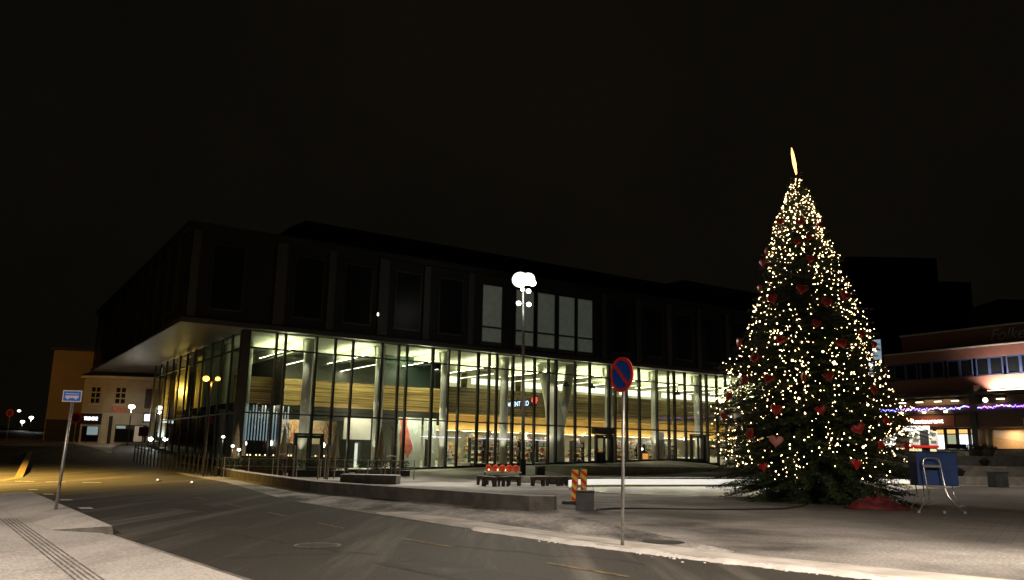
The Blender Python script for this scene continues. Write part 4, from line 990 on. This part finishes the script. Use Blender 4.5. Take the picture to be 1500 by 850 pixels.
# railing on the left of the hall corner
ra, rb_ = Vector((-27.5, 61.5)), Vector((-16.6, 48.6))
r = thing('guard_railing', (ra.x, ra.y, 0), 0, 'thin black guard railing along the side street left of the hall corner', 'railing')
N = 22; top = []
for k in range(N+1):
    p = ra.lerp(rb_, k/N); z0 = zt(p.x, p.y); top.append((p.x-ra.x, p.y-ra.y, z0+1.05))
    MB().tube([(p.x-ra.x, p.y-ra.y, z0), (p.x-ra.x, p.y-ra.y, z0+1.25)], .045, 6).build('post', m_black, r)
MB().tube(top, .03, 6).build('rail', m_black, r); MB().tube([(x, y, z-.5) for x, y, z in top], .02, 6).build('rail', m_black, r)
r = thing('terrace_railing', (-16.4, 48.4, 0), 0, 'pale thin posts with wires edging the cafe terrace', 'railing'); top = []
for k in range(9):
    x = k*1.35; y = k*.18; MB().tube([(x, y, 0), (x, y, 1.15)], .03, 6).build('post', m_metal, r); top.append((x, y, 1.1))
MB().tube(top, .012, 5).build('rail', m_metal, r); MB().tube([(x, y, z-.45) for x, y, z in top], .012, 5).build('rail', m_metal, r)
# low yellow street lamps by the corner
def globe_lamp(px, py, Y, rad_, col, s, lb, power=0, arm=False, grp=None, thin=.05):
    p = at(px, py, Y); z0 = zt(p.x, Y)
    r = thing('street_lamp', (p.x, Y, z0), 0, lb, 'street lamp', grp); h = p.z-z0
    MB().tube([(0, 0, 0), (0, 0, h-rad_*.8)], [thin*1.3, thin], 8).build('pole', m_metal if thin > .06 else m_frame, r)
    if arm:
        for sx in (-.35, .35):
            MB().tube([(0, 0, h-.25), (sx, 0, h-.02)], .03, 6).build('arm', m_frame, r); MB().sphere((sx, 0, h), rad_*(1 if sx < 0 else .75), 10, 7, .8).build('lamp_head', emis('lamp_%s' % lb[:12], col, s), r, smooth=True)
    else:
        MB().lathe([(rad_*.8, h+rad_*.6), (rad_*.3, h+rad_*.9)], n=10).build('cap', m_frame, r); MB().sphere((0, 0, h), rad_, 10, 7, .7).build('lamp_head', emis('lamp_%s' % lb[:12], col, s), r, smooth=True)
    if power: light('POINT', 'lamp_light', (0, -.1, h-rad_-.15), power, col, .1, parent=r)
    return r
globe_lamp(310.5, 555, 49.5, .20, (1, .42, .06), 6, 'twin headed orange sodium street lamp by the side glass of the hall', 70, True)
globe_lamp(193, 596, 80, .30, (1, .92, .78), 14, 'white street lamp on a slim pole in front of the corner shop', 110)
globe_lamp(33, 618, 160, .40, (1, .92, .80), 6, 'lower of the two big distant street lamps up the left hand street', 120)
globe_lamp(46, 612, 150, .36, (1, .92, .80), 12, 'distant street lamp close beside the tall ochre building', 120)
globe_lamp(28, 602, 230, .42, (1, .92, .80), 8, 'smallest and farthest street lamp at the upper left', 0)
for px, py, Y, lb in ((327, 640, 52.5, 'small white bollard lamp at the left foot of the hall corner'), (341, 653.5, 50.5, 'small white bollard lamp at the corner post'), (350, 659, 49.5, 'small creamy bollard lamp right of the corner post')):
    globe_lamp(px, py, Y, .11, (1, .95, .75), 6, lb, 10, grp='bollard lamps at the hall corner', thin=.035)
# cobble glints put in as two small glowing studs in the dark road island
for px, Y, lb in ((234, 40, 'left cobble glint put in as a glowing stud on the dark road edge'), (284, 38, 'right cobble glint put in as a glowing stud on the dark road edge')):
    p = at(px, 685, Y); r = thing('glint_stud', (p.x, Y, .02), 0, lb, 'painted glint'); MB().lathe([(.14, 0), (.14, .04), (.08, .07)], n=10).build('body', m_metal, r); MB().sphere((0, -.1, .07), .05, 6, 4).build('glint_glow', emis('stud', (1, .9, .7), 1.6), r)

# ------------------------------------------------------------------ car coming down the side street
car = thing('oncoming_car', (-33.0, 80.0, zt(-33, 80)+.02), .10, 'dark car with bright headlights coming down the side street', 'car')
prof = [(-2.1, .35), (-2.12, .72), (-1.95, .86), (-1.0, .98), (-.35, 1.40), (1.1, 1.45), (1.85, 1.02), (2.1, .95), (2.12, .4)]
m_paint = mat('dark_car_paint', (.03, .035, .045), .25, .3, spec=.7)
o = MB(); n = len(prof)
for x, sc in ((-.86, .96), (-.80, 1), (.80, 1), (.86, .96)): o.v += [(x, y_, .35+(z_-.35)*sc) for y_, z_ in prof]
for k in range(3):
    for j in range(n): a = k*n+j; b = k*n+(j+1) % n; o.f.append((a, b, b+n, a+n))
o.f.append(tuple(reversed(range(n)))); o.f.append(tuple(3*n+j for j in range(n))); o.build('body', m_paint, car, bevel=.03)
MB().quad((-.68, -.97, 1.02), (.68, -.97, 1.02), (.60, -.40, 1.37), (-.60, -.40, 1.37)).build('windscreen', m_dglass, car)
for sx in (-1, 1): MB().quad((sx*.875, -.7, 1.0), (sx*.875, 1.4, 1.02), (sx*.86, .95, 1.35), (sx*.86, -.3, 1.33)).build('side_window', m_dglass, car)
for sx in (-.78, .78):
    for y_ in (-1.35, 1.35):
        w = MB().tube([(sx-.1, y_, .33), (sx+.1, y_, .33)], .33, 18).build('wheel', m_black, car); MB().tube([(sx-.115, y_, .33), (sx+.115, y_, .33)], .19, 12).build('rim', m_metal, w)
for sx in (-.66, .66): MB().sphere((sx, -2.12, .68), .20, 10, 7, .85).build('headlight', emis('headlight', (.85, .93, 1), 60), car, smooth=True)
B(-.26, .26, -2.15, -2.125, .42, .54).build('number_plate', m_white, car)
light('SPOT', 'headlight_beam', (0, -2.4, .72), 900, COOL, .15, aim=(.0, -16, -.6), angle=60, parent=car)

# ------------------------------------------------------------------ old buildings on the left
def wall_rect(name, a, b, z0, z1, th, m, parent):
    """upright wall from a to b (local xy) with thickness behind it"""
    a = Vector(a); b = Vector(b); d = (b-a).normalized(); n_ = Vector((-d.y, d.x))
    return MB().prism([tuple(a), tuple(b), tuple(b+n_*th), tuple(a+n_*th)], z0, z1).build(name, m, parent)
m_cream = mat('cream_render', (.44, .40, .30), .85, col2=(.38, .34, .26), nscale=1); m_pale = mat('pale_stone', (.56, .54, .45), .8, col2=(.50, .48, .40), nscale=1.5)
m_ochre = mat('ochre_render', (.36, .27, .16), .85, col2=(.32, .24, .14), nscale=.6); m_roof = mat('dark_roof', (.035, .035, .035), .7)
m_shop = emis('shop_blue', (.35, .62, .72), .30)
sh = thing('corner_shop', (-45.0, 84.0, 1.75), 0, 'cream two storey corner shop with a chamfered front and dark hipped roof', 'building')
# front corners (local): left side, chamfer, front
c0 = (-1.7, 9.0); c1 = (.25, 2.6); c2 = (2.75, 2.3); c3 = (8.6, 3.4); c4 = (8.6, 16); c5 = (-4, 16)
MB().prism([c0, c1, c2, c3, c4, c5], 3.35, 6.9).build('upper_wall', m_cream, sh)
MB().prism([(c0[0]+.05, c0[1]), (c1[0]+.05, c1[1]+.06), (c2[0], c2[1]+.06), (c3[0]-.05, c3[1]+.06), (c4[0]-.05, c4[1]-.05), (c5[0]+.05, c5[1]-.05)], -.2, 3.345).build('ground_floor', m_pale, sh)
MB().prism([(-2.1, 8.9), (0, 2.2), (2.8, 1.9), (8.9, 3.0), (8.9, 16.3), (-4.3, 16.3)], 6.9, 7.15).build('cornice', m_pale, sh)
o = MB(); low = [(-2.2, 8.9, 7.16), (-.05, 2.1, 7.16), (2.8, 1.8, 7.16), (9.0, 2.9, 7.16), (9.0, 16.4, 7.16), (-4.4, 16.4, 7.16)]; hi_ = [(.8, 10, 8.6), (1.4, 6.6, 9.0), (3.4, 6.4, 9.0), (7.4, 7.0, 9.0), (7.4, 13, 9.0), (-.8, 13, 8.9)]
o.v += low+hi_
for k in range(6): o.f.append((k, (k+1) % 6, 6+(k+1) % 6, 6+k))
o.f.append((6, 7, 8, 9, 10, 11)); o.build('roof', m_roof, sh)
def on_face(a, b, u0, u1, z0, z1, name, m, parent, out_=.05, depth=.05):
    a = Vector(a); b = Vector(b); d = (b-a).normalized(); n_ = Vector((d.y, -d.x))
    p = a+d*u0+n_*(out_-depth); q = a+d*u1+n_*(out_-depth); p2 = a+d*u0+n_*out_; q2 = a+d*u1+n_*out_
    return MB().prism([tuple(p2), tuple(q2), tuple(q), tuple(p)], z0, z1).build(name, m, parent)
def six_pane(a, b, u, z0, w=.95, h=1.65):
    f = on_face(a, b, u-.1, u+w+.1, z0-.1, z0+h+.1, 'window', m_cream, sh, .06, .06)
    on_face(a, b, u-.2, u+w+.2, z0-.22, z0-.11, 'sill', m_pale, f, .14, .14)
    for i in range(2):
        for j in range(3): on_face(a, b, u+i*w*.56, u+i*w*.56+w*.42, z0+j*h*.35, z0+j*h*.35+h*.27, 'pane', m_dglass, f, .068, .006)
six_pane(c1, c2, .95, 4.35); six_pane(c2, c3, 1.0, 4.35); six_pane(c0, c1, 2.4, 4.35, .8)
on_face(c2, c3, 4.0, 5.6, 3.9, 5.9, 'dark_bay', m_iblack, sh, .5, .5)
sg = on_face(c1, c2, .15, 2.35, 2.15, 3.25, 'shop_sign_board', mat('navy_board', (.012, .014, .03), .4), sh, .12, .1)
d_ = (Vector(c2)-Vector(c1)).normalized(); ang = math.atan2(d_.y, d_.x); n2 = Vector((d_.y, -d_.x))
p = Vector(c1)+d_*1.25+n2*.15
text('TRENDIE', .50, 'lettering', emis('sign_white', (.92, .95, 1), 3.2), sg, (p.x, p.y, 2.55), (PI/2, 0, ang), .02, 'CENTER', .78)
f = on_face(c1, c2, .35, 2.2, .35, 1.95, 'shop_window', m_frame, sh, .08, .08); on_face(c1, c2, .95, 2.15, 1.05, 1.9, 'lit_pane', m_shop, f, .09, .008); on_face(c1, c2, .4, .9, .4, 1.9, 'pane', m_dglass, f, .09, .008); on_face(c1, c2, .95, 2.15, .4, 1.0, 'pane', m_dglass, f, .09, .008)
d_ = (Vector(c3)-Vector(c2)).normalized(); ang = math.atan2(d_.y, d_.x); n2 = Vector((d_.y, -d_.x)); p = Vector(c2)+d_*.7+n2*.08
text('Olto', .78, 'lettering', mat('red_letters', (.5, .03, .02), .4, emit=(1, .05, .03), es=.12), sh, (p.x, p.y, 3.5), (PI/2, 0, ang), .03)
f = on_face(c2, c3, 1.3, 4.4, .35, 2.15, 'shop_window', m_frame, sh, .08, .08); on_face(c2, c3, 1.4, 2.3, 1.75, 2.05, 'lit_pane', m_shop, f, .09, .008); on_face(c2, c3, 1.4, 3.1, .45, 1.7, 'pane', m_dglass, f, .09, .008)
on_face(c2, c3, 3.2, 4.0, .45, 2.05, 'lit_pane', emis('shop_cream', (.8, .7, .45), .16), f, .09, .008)
on_face(c2, c3, .6, .95, .2, 3.0, 'downpipe_recess', m_iblack, sh, .06, .02)
for k in range(3): on_face(c0, c1, 1.3+k*1.7, 2.3+k*1.7, .2, 2.4, 'arched_door', mat('red_brown_door', (.12, .04, .03), .6), sh, .05, .03)
on_face(c0, c1, 5.3, 6.4, 2.55, 2.85, 'lit_box_sign', emis('box_sign', (1, 1, .95), 2), sh, .5, .12)
light('SPOT', 'shop_front_light', (6.5, -3.2, 4.0), 150, (1, .93, .78), .1, aim=(5.5, 3.0, .8), angle=100, parent=sh)
tb = thing('ochre_building', (-52, 92, 1.9), 0, 'tall plain ochre building behind the corner shop, lit orange by street lamps', 'building')
MB().prism([(-2.1, 6), (.6, 0), (12, 3), (12, 18), (-2, 20)], -.3, 10.3).build('wall', m_ochre, tb)
MB().prism([(-2.5, 6.1), (.5, -.5), (12.3, 2.7), (12.3, 18.3), (-2.4, 20.4)], 10.3, 10.6).build('roof', m_roof, tb)
on_face((.6, 0), (12, 3), .1, 7.5, .0, 2.6, 'ground_floor_panel', m_iblack, tb, .05, .04); on_face((-2.1, 6), (.6, 0), .5, 1.6, 6.5, 8.2, 'window', m_dglass, tb, .04, .03); on_face((-2.1, 6), (.6, 0), 3.5, 4.6, 6.5, 8.2, 'window', m_dglass, tb, .04, .03)
# blue-white sign box on the far wall of the shop
r = thing('lit_sign_box', tuple(at(217, 612, 84)), 0, 'small cool white lit sign sticking out right of the corner shop', 'sign'); B(-.5, .5, -.05, .12, -.5, .5).build('case', m_iblack, r); B(-.34, .34, -.08, -.055, -.33, .33).build('lit_face', emis('cool_sign', (.75, .85, 1), 3), r)

# ------------------------------------------------------------------ brick building on the right: local x inwards, y along the front to the left
P0 = Vector((41.0, 75.0, 0)); RZ = 2.2
bb = thing('brick_building', (P0.x, P0.y, 0), TH, 'long dark red brick building with balconies and lit shops on the right', 'building')
# bricks
m_brick = bpy.data.materials.new('red_brick'); m_brick.use_nodes = True
n = m_brick.node_tree.nodes; l = m_brick.node_tree.links; p_ = n['Principled BSDF']; tc = n.new('ShaderNodeTexCoord'); mpn = n.new('ShaderNodeMapping'); mpn.inputs['Rotation'].default_value = (PI/2, 0, PI/2); l.new(tc.outputs['Object'], mpn.inputs[0])
sp_ = n.new('ShaderNodeSeparateXYZ'); cb = n.new('ShaderNodeCombineXYZ'); l.new(tc.outputs['Object'], sp_.inputs[0]); l.new(sp_.outputs[1], cb.inputs[0]); l.new(sp_.outputs[2], cb.inputs[1])
bt = n.new('ShaderNodeTexBrick'); bt.inputs['Scale'].default_value = 1; bt.inputs['Brick Width'].default_value = .25; bt.inputs['Row Height'].default_value = .08; bt.inputs['Mortar Size'].default_value = .008
bt.inputs['Color1'].default_value = (.20, .055, .035, 1); bt.inputs['Color2'].default_value = (.14, .04, .028, 1); bt.inputs['Mortar'].default_value = (.18, .14, .12, 1)
l.new(cb.outputs[0], bt.inputs[0]); l.new(bt.outputs[0], p_.inputs['Base Color']); p_.inputs['Roughness'].default_value = .85
LB0, LB1 = -30.0, 7.1
m_trim = mat('pale_coping', (.36, .35, .32), .6); m_bluefr = mat('blue_window_frame', (.035, .05, .12), .4)
B(.0, 14, LB0, LB1, 9.0, 9.3).build('brick_wall', m_brick, bb)
B(.0, .35, LB0, LB1, 7.9, 8.999).build('brick_band', m_brick, bb)
B(0, .35, LB0, LB1, 10.95, 11.9).build('brick_band', m_brick, bb)
B(1.5, 14, LB0, LB1-1, 11.9, 13.8).build('top_storey', m_brick, bb); B(1.35, 14.1, LB0, LB1-.9, 13.8, 13.95).build('roof_edge', m_trim, bb)
B(-.08, .4, LB0, LB1+.05, 11.9, 12.03).build('coping', m_trim, bb)
B(.45, 14, LB0, LB1, 9.3, 11.899).build('inner_wall', m_iblack, bb)
k = 0; y = LB1-.9
while y > LB0+1.4:
    f = MB().box(.05, .16, y-1.15, y, 9.3, 9.42).box(.05, .16, y-1.15, y, 10.83, 10.95).box(.05, .16, y-.1, y, 9.42, 10.83).box(.05, .16, y-1.15, y-1.05, 9.42, 10.83).build('window', m_bluefr, bb)
    B(.12, .14, y-1.05, y-.1, 9.42, 10.83).build('pane', m_dglass, f)
    y -= 1.45 if k % 2 else 1.17; k += 1
# balcony gallery
B(-1.6, 0, LB0, LB1, 7.55, 7.8).build('balcony_roof', m_iblack, bb)
B(-1.6, 14, LB0, LB1, 5.95, 6.15).build('balcony_floor', m_iblack, bb)
B(-1.62, -1.55, LB0, LB1, 6.15, 6.75).build('balcony_front', mat('brown_board', (.07, .04, .03), .7), bb)
B(.3, .5, LB0, LB1, 6.15, 7.54).build('gallery_wall', mat('brown_wall', (.14, .08, .05), .8), bb)
for y in (LB1-1.5, LB1-3.2, LB1-5.0, LB1-6.6, LB1-8.3, LB1-10.6, LB1-13.5):
    f = B(.0, .29, y-.35, y+.35, 7.25, 7.42).build('gallery_lamp', m_iblack, bb); B(-.05, .2, y-.3, y+.3, 7.16, 7.245).build('lens', emis('gallery_lens', (1, .85, .55), 3.5), f)
light('AREA', 'gallery_glow', (-.6, 2, 7.4), 90, (1, .8, .5), 3, parent=bb)
B(-1.2, 14, LB0, LB1, 4.75, 5.949).build('fascia', mat('brown_fascia', (.09, .045, .03), .7), bb)
# shop front
B(2.2, 2.4, LB0, LB1+.0, RZ, 4.75).build('shop_wall', m_iwall, bb)
B(-.02, .1, LB0, LB1, RZ, 2.75).build('stall_riser', m_conc, bb)
B(.3, 14, LB1-.01, LB1+.25, RZ, 11.9).build('end_wall', m_brick, bb)
B(.3, .6, LB1+.26, LB1+2.5, 4, 13.2).build('stair_wall', m_iblack, bb)
for (y0, y1, z0, z1, mm, nm) in ((4.2, 5.6, 4.9, 5.0, None, None),): pass
for (y0, y1, em, s) in ((6.6, 5.5, (1, .8, .45), 1.0), (5.3, 4.1, (1, .95, .8), 2.2), (3.9, 2.7, (1, .75, .35), .7), (2.5, 1.7, (1, .92, .75), 2.2), (1.5, .6, (.7, .8, .5), .5), (.4, -.5, (.75, .9, 1), 2.0), (-.7, -1.4, (.75, .9, 1), 1.6)):
    f = B(0, .12, y1, y0, 2.76, 4.70).build('shop_window', m_frame, bb); B(-.02, -.004, y1+.07, y0-.07, 2.85, 4.15).build('lit_pane', emis('pane_%.1f_%.1f' % (em[2], s), em, s*.9), f); B(-.02, -.004, y1+.07, y0-.07, 4.25, 4.6).build('top_light', emis('toplight', (1, .55, .15), 1.1), f)
B(-1.35, .0, -2.0, -1.5, RZ, 8.4).build('pillar', m_iblack, bb)
f = B(0, .1, -9.5, -2.1, 2.76, 2.9).build('shop_window', m_frame, bb)
MB().quad((.05, -9.5, 2.9), (.05, -2.1, 2.9), (.05, -2.1, 4.74), (.05, -9.5, 4.74)).build('pane', m_glass, f)
m_peach = mat('peach_wall', (.55, .32, .18), .8)
B(1.9, 2.1, -30, -1.6, 2.2, 4.74).build('peach_wall', m_peach, bb)
light('AREA', 'shop_lamp', (1.0, -3.6, 4.6), 110, (1, .78, .50), .8, parent=bb); light('AREA', 'shop_lamp', (1.0, -6.6, 4.6), 110, (1, .78, .50), .8, parent=bb)
# lit restaurant sign and lamps above it
r = thing('restaurant_sign', tuple(P0+E*2.6-D*1.3+Vector((0, 0, 5.25))), TH-PI/2, 'glowing pink white restaurant sign under three warm lamps on the brick building', 'sign')
B(-1.9, 2.6, .0, .1, -.4, .65).build('board', mat('rust_board', (.22, .05, .03), .6), r)
text('Restaurant', .62, 'lettering', emis('rose_white', (1, .80, .72), 4.0), r, (-1.5, -.02, -.1), (PI/2, 0, 0), .03, 'LEFT', 1.15)
for x in (-2.0, .2, 2.2):
    a = MB().tube([(x, .0, .95), (x, -.5, .95)], .03, 6).build('lamp_arm', m_frame, r); MB().sphere((x, -.55, .88), .17, 8, 6, .6).build('lamp_head', emis('warm_head', (1, .8, .4), 7), a)
light('AREA', 'sign_wash', (.3, -.7, .9), 45, (1, .75, .4), 1.5, aim=(.3, .0, -1.5), parent=r)
# faint script high on the brick building
pf = P0-E*2.6+D*1.46
r = thing('script_sign', tuple(pf+Vector((0, 0, 12.55))), TH-PI/2, 'large faint script letters reading Folkets on the top storey of the brick building', 'sign')
text('Folkets Hus', 1.5, 'lettering', mat('dull_letters', (.30, .29, .26), .5), r, (-.2, 0, 0), (PI/2, 0, 0), .04, 'LEFT', .9, .35)
# washed brick panel
r = thing('wash_light', tuple(P0-E*4.2-D*.3+Vector((0, 0, 8.0))), TH-PI/2, 'row of hidden lamps washing the brick band white at the right edge', 'wall lamp')
B(-1.6, 4, -.1, .05, -.25, -.1).build('trough', m_iblack, r)
for k in range(5): light('SPOT', 'wash', (-1.0+k*1.1, -.45, -.02), 900, (1, .86, .72), .08, aim=(-1.0+k*1.1, .3, 1.3), angle=130, parent=r)
B(-1.5, 3.9, -.08, .03, -.095, -.06).build('lens', emis('wash_lens', (1, .9, .8), 6), r)
# violet string lights on the balcony front
r = thing('violet_light_chain', tuple(P0-D*1.7+Vector((0, 0, 6.5))), TH, 'chain of violet and blue lights along the balcony of the brick building', 'light chain')
chain = []
for k in range(150):
    y = LB1-.2-k*.115
    if -1.7 > y > -2.4: continue
    chain.append((random.uniform(-.02, .02), y, -.10*abs(math.sin(k*.13))+random.gauss(0, .05)))
MB().tube(chain[:-1], .008, 3, False).build('wire', m_black, r)
vb = [emis('bulb_violet', (.32, .12, 1), 9), emis('bulb_white_violet', (.85, .8, 1), 8), emis('bulb_blue', (.12, .2, 1), 9), emis('bulb_pink', (1, .3, .7), 6)]
protos = {}
for k, p in enumerate(chain[:100]):
    q = random.choice([0, 0, 0, 1, 1, 2, 2, 3]) 
    if q not in protos: o = MB().sphere((0, 0, 0), .045, 6, 4).build('bulb', vb[q], r); protos[q] = o
    else: o = protos[q].copy(); COL.objects.link(o); o.parent = r
    o.location = p
o = MB()
for p in chain[100:]: o.sphere(p, .045, 6, 4)
o = o.build('bulbs', vb[0], r); o['kind'] = 'stuff'
globe_g = thing('round_wall_lamp', tuple(P0-D*1.9-E*3.2+Vector((0, 0, 7.0))), TH, 'single bright round lamp on the balcony right of the pillar', 'wall lamp')
MB().sphere((0, 0, 0), .2, 10, 7).build('globe', emis('lamp_ball', (1, .9, .55), 9), globe_g); MB().tube([(0, 0, 0), (.5, 0, .1)], .03, 6).build('bracket', m_iblack, globe_g)
# stair window light at the left end
r = thing('stair_window', tuple(P0+E*(LB1+.7)-D*.05+Vector((0, 0, 11.6))), TH-PI/2, 'tall pale blue lit stair window at the left end of the brick building', 'window')
B(-.55, .55, 0, .1, -.1, 2.1).build('frame', m_frame, r); B(-.45, .45, -.02, -.004, 0, 2.0).build('pane', emis('stair_pane', (.55, .75, .9), .35), r); B(-1.0, -.6, -.02, .1, -1.5, -.2).build('lower_pane', emis('stair_low', (.85, .95, 1), 1.2), r)
r = thing('blank_sign_box', tuple(P0-E*6.2-D*1.25+Vector((0, 0, 5.1))), TH-PI/2, 'small pale square sign on the brown fascia above the peach shop', 'sign'); B(-.45, .45, -.05, .1, -.4, .4).build('case', m_frame, r); B(-.38, .38, -.07, -.053, -.33, .33).build('face', mat('cream_face', (.35, .33, .22), .6), r)

# ------------------------------------------------------------------ kiosk, flower tubs on the upper level
p = at(1353, 650, 62.0)
kz = .62
r = thing('snack_kiosk', (p.x, 62.0, 0), .0, 'white snack kiosk with a black centre panel and red counter band', 'kiosk')
B(-1.1, 1.0, 0, 2.2, 0, 1.2).build('base', m_iblack, r); B(-1.15, 1.05, -.2, 2.2, 2.68, 2.85).build('red_band', m_red, r)
B(-1.1, -.3, -.1, 2.1, 2.86, 3.9).build('white_panel', m_wboard, r); B(.36, 1.05, -.1, 2.1, 2.86, 3.9).build('white_panel', m_wboard, r); B(-.29, .35, -.12, 2.1, 2.86, 3.95).build('black_panel', m_black, r)
f = B(-1.1, 1.0, .1, .2, 1.2, 2.67).build('serving_hatch', m_frame, r); B(-1.05, -.15, .05, .09, 1.25, 2.6).build('lit_pane', emis('hatch', (1, .85, .4), .9), f); B(.5, .95, .05, .09, 1.25, 2.6).build('lit_pane', emis('hatch', (1, .85, .4), .9), f)
for x0, z0 in ((-.8, 3.5), (-.8, 3.1), (.5, 3.6), (.5, 3.0)): B(x0, x0+.4, -.125, -.105, z0, z0+.2).build('menu_card', mat('menu_dark', (.15, .17, .12), .6), r)
light('AREA', 'kiosk_light', (0, -1.2, 4.4), 60, (1, .95, .82), 1.5, aim=(0, .2, 2.6), parent=r)
pa = at(1297, 652, 66); pb = at(1362, 630, 72)
r = thing('lit_canopy', (pa.x, pa.y, pa.z), 0, 'bright sloping strip of a lit canopy behind the right edge of the spruce', 'canopy')
v = pb-pa; MB().quad((0, 0, -.35), (v.x*.55, v.y*.55, v.z*.80-.3), (v.x*.55, v.y*.55, v.z*.80+.5), (0, 0, .35)).quad((v.x*.55, v.y*.55, v.z*.8-.3), (v.x, v.y, v.z-.3), (v.x, v.y, v.z+.35), (v.x*.55, v.y*.55, v.z*.8+.5)).build('lit_face', emis('canopy_white', (1, .97, .82), 2.2), r).modifiers.new('thickness', 'SOLIDIFY').thickness = .2
MB().tube([(0, .3, -.4), (0, .3, -pa.z+2.2)], .06, 8).build('post', m_iblack, r); MB().tube([(v.x, v.y+.3, v.z-.4), (v.x, v.y+.3, -pa.z+2.2)], .06, 8).build('post', m_iblack, r)
m_heath = mat('dark_red_heather', (.12, .03, .03), .9, col2=(.04, .05, .025), nscale=14)
tub = None
for px, Y, lb in ((1425, 69.5, 'left tub of dark red flowers in front of the shop windows'), (1447, 69.0, 'right tub of dark red flowers beside the dark pillar')):
    p = at(px, 668, Y)
    if tub is None:
        tub = thing('flower_tub', (p.x, Y, RZ), 0, lb, 'flower tub', 'tubs of dark red flowers above the steps'); MB().lathe([(.40, 0), (.62, .5), (.66, .55), (.5, .52)], n=14).build('tub', m_concd, tub); o = MB()
        for k in range(420):
            a = random.uniform(0, 6.28); q = random.random()**.5*.8; c_0 = Vector((math.cos(a)*q, math.sin(a)*q, .55+random.random()*.55*(1.1-q))); u = Vector((random.gauss(0, 1), random.gauss(0, 1), random.gauss(0, 1))).normalized()*.07; v_ = u.cross(Vector((.3, .2, 1))).normalized()*.04; o.quad(c_0-u, c_0-v_, c_0+u, c_0+v_)
        o.build('flowers', m_heath, tub)
    else: copy_tree(tub, (p.x, Y, RZ), .5, lb)
p = at(1405, 668, 68.6)
r = thing('park_bench', (p.x, 68.6, RZ), .15, 'dark bench with a snowy edge in front of the lit shops', 'bench'); B(-.9, .9, -.2, .2, .42, .48).build('seat', m_iblack, r); B(-.9, .9, .22, .28, .55, .95).build('backrest', m_iblack, r)
for x in (-.8, .8): B(x-.04, x+.04, -.18, .18, 0, .418).build('leg', m_metal, r)

# ------------------------------------------------------------------ blue box stand and hand truck, red tarpaulin
m_bbox = mat('blue_tarpaulin', (.018, .055, .20), .45, col2=(.012, .040, .15), nscale=2.5)
r = thing('blue_box_stand', (13.95, 27.5, 0), -.04, 'large blue box on splayed silver tube legs right of the spruce', 'box stand')
B(-.62, .68, -.25, .4, .83, 1.90).build('box', m_bbox, r, bevel=.03); B(-.64, .70, -.27, .42, 1.901, 1.93).build('lid_edge', mat('dark_blue_edge', (.01, .02, .06), .5), r)
for sx, o_ in ((-.45, -.22), (.48, .38)):
    for sy in (-.2, .35): MB().tube([(sx, sy, .83), (sx+.02, sy, .55), (sx+o_, sy-.15*(sy < 0), .03)], .018, 7).build('leg', m_chrome, r, smooth=True)
MB().tube([(-.62, -.3, .22), (-.1, -.3, .27)], .012, 6).build('brace', m_chrome, r); MB().tube([(.20, -.33, .34), (.72, -.3, .37)], .014, 6).build('brace', m_chrome, r); MB().tube([(.30, -.34, .18), (.83, -.3, .22)], .014, 6).build('brace', m_chrome, r)
r = thing('hand_truck', (13.62, 26.95, 0), -.05, 'silver tubular hand truck leaning on the blue box', 'hand truck')
MB().tube([(-.16, -.12, .1), (-.20, .0, 1.0), (-.24, .05, 1.55), (-.19, .06, 1.68), (-.10, .06, 1.72), (.18, .06, 1.72), (.27, .06, 1.68), (.31, .05, 1.55), (.38, .0, .75), (.42, -.1, .5), (.80, -.25, .03)], .020, 8).build('frame', m_chrome, r, smooth=True)
B(-.24, .31, .02, .06, 1.42, 1.50).build('cross_bar', m_chrome, r); B(-.20, .37, -.03, .03, .78, .86).build('cross_bar', m_chrome, r)
for x in (-.62, .80, .18):
    MB().tube([(x, -.28, .04), (x, -.22, .04)], .045, 10).build('wheel', m_metal, r)
MB().tube([(-.16, -.12, .75), (-.22, -.15, .5), (-.62, -.25, .05)], .018, 7).build('leg', m_chrome, r)
# crumpled red tarpaulin
def crumple(L, Wd, Hh, nx=40, ny=24):
    s = MB()
    for j in range(ny+1):
        for i in range(nx+1):
            u = i/nx*2-1; v = j/ny*2-1; e = max(0, 1-(abs(u)**2.5))*max(0, 1-(abs(v)**2.2))
            h = Hh*e**.7*(.62+.20*math.sin(4*u+3*v)+.13*math.sin(9*u-7*v+1)+.07*math.sin(19*u+13*v)*math.cos(14*v))*(1.25-.45*(u+.3)**2)
            s.v.append((u*L/2*(1+.06*math.sin(7*v)), v*Wd/2*(1+.1*math.sin(6*u)), max(h, .004)))
    for j in range(ny):
        for i in range(nx): a = j*(nx+1)+i; s.f.append((a, a+1, a+nx+2, a+nx+1))
    return s
tarp = crumple(1.95, 1.0, .44, 70, 40).build('red_tarpaulin', mat('red_cloth', (.13, .005, .006), .7, col2=(.05, .002, .004), nscale=3, bump=.6, bscale=14), smooth=False)
tarp.location = (12.35, 28.3, .012); tarp.rotation_euler = (0, 0, -.15); tag(tarp, 'crumpled red tarpaulin lying on the ground below the spruce', 'tarpaulin')
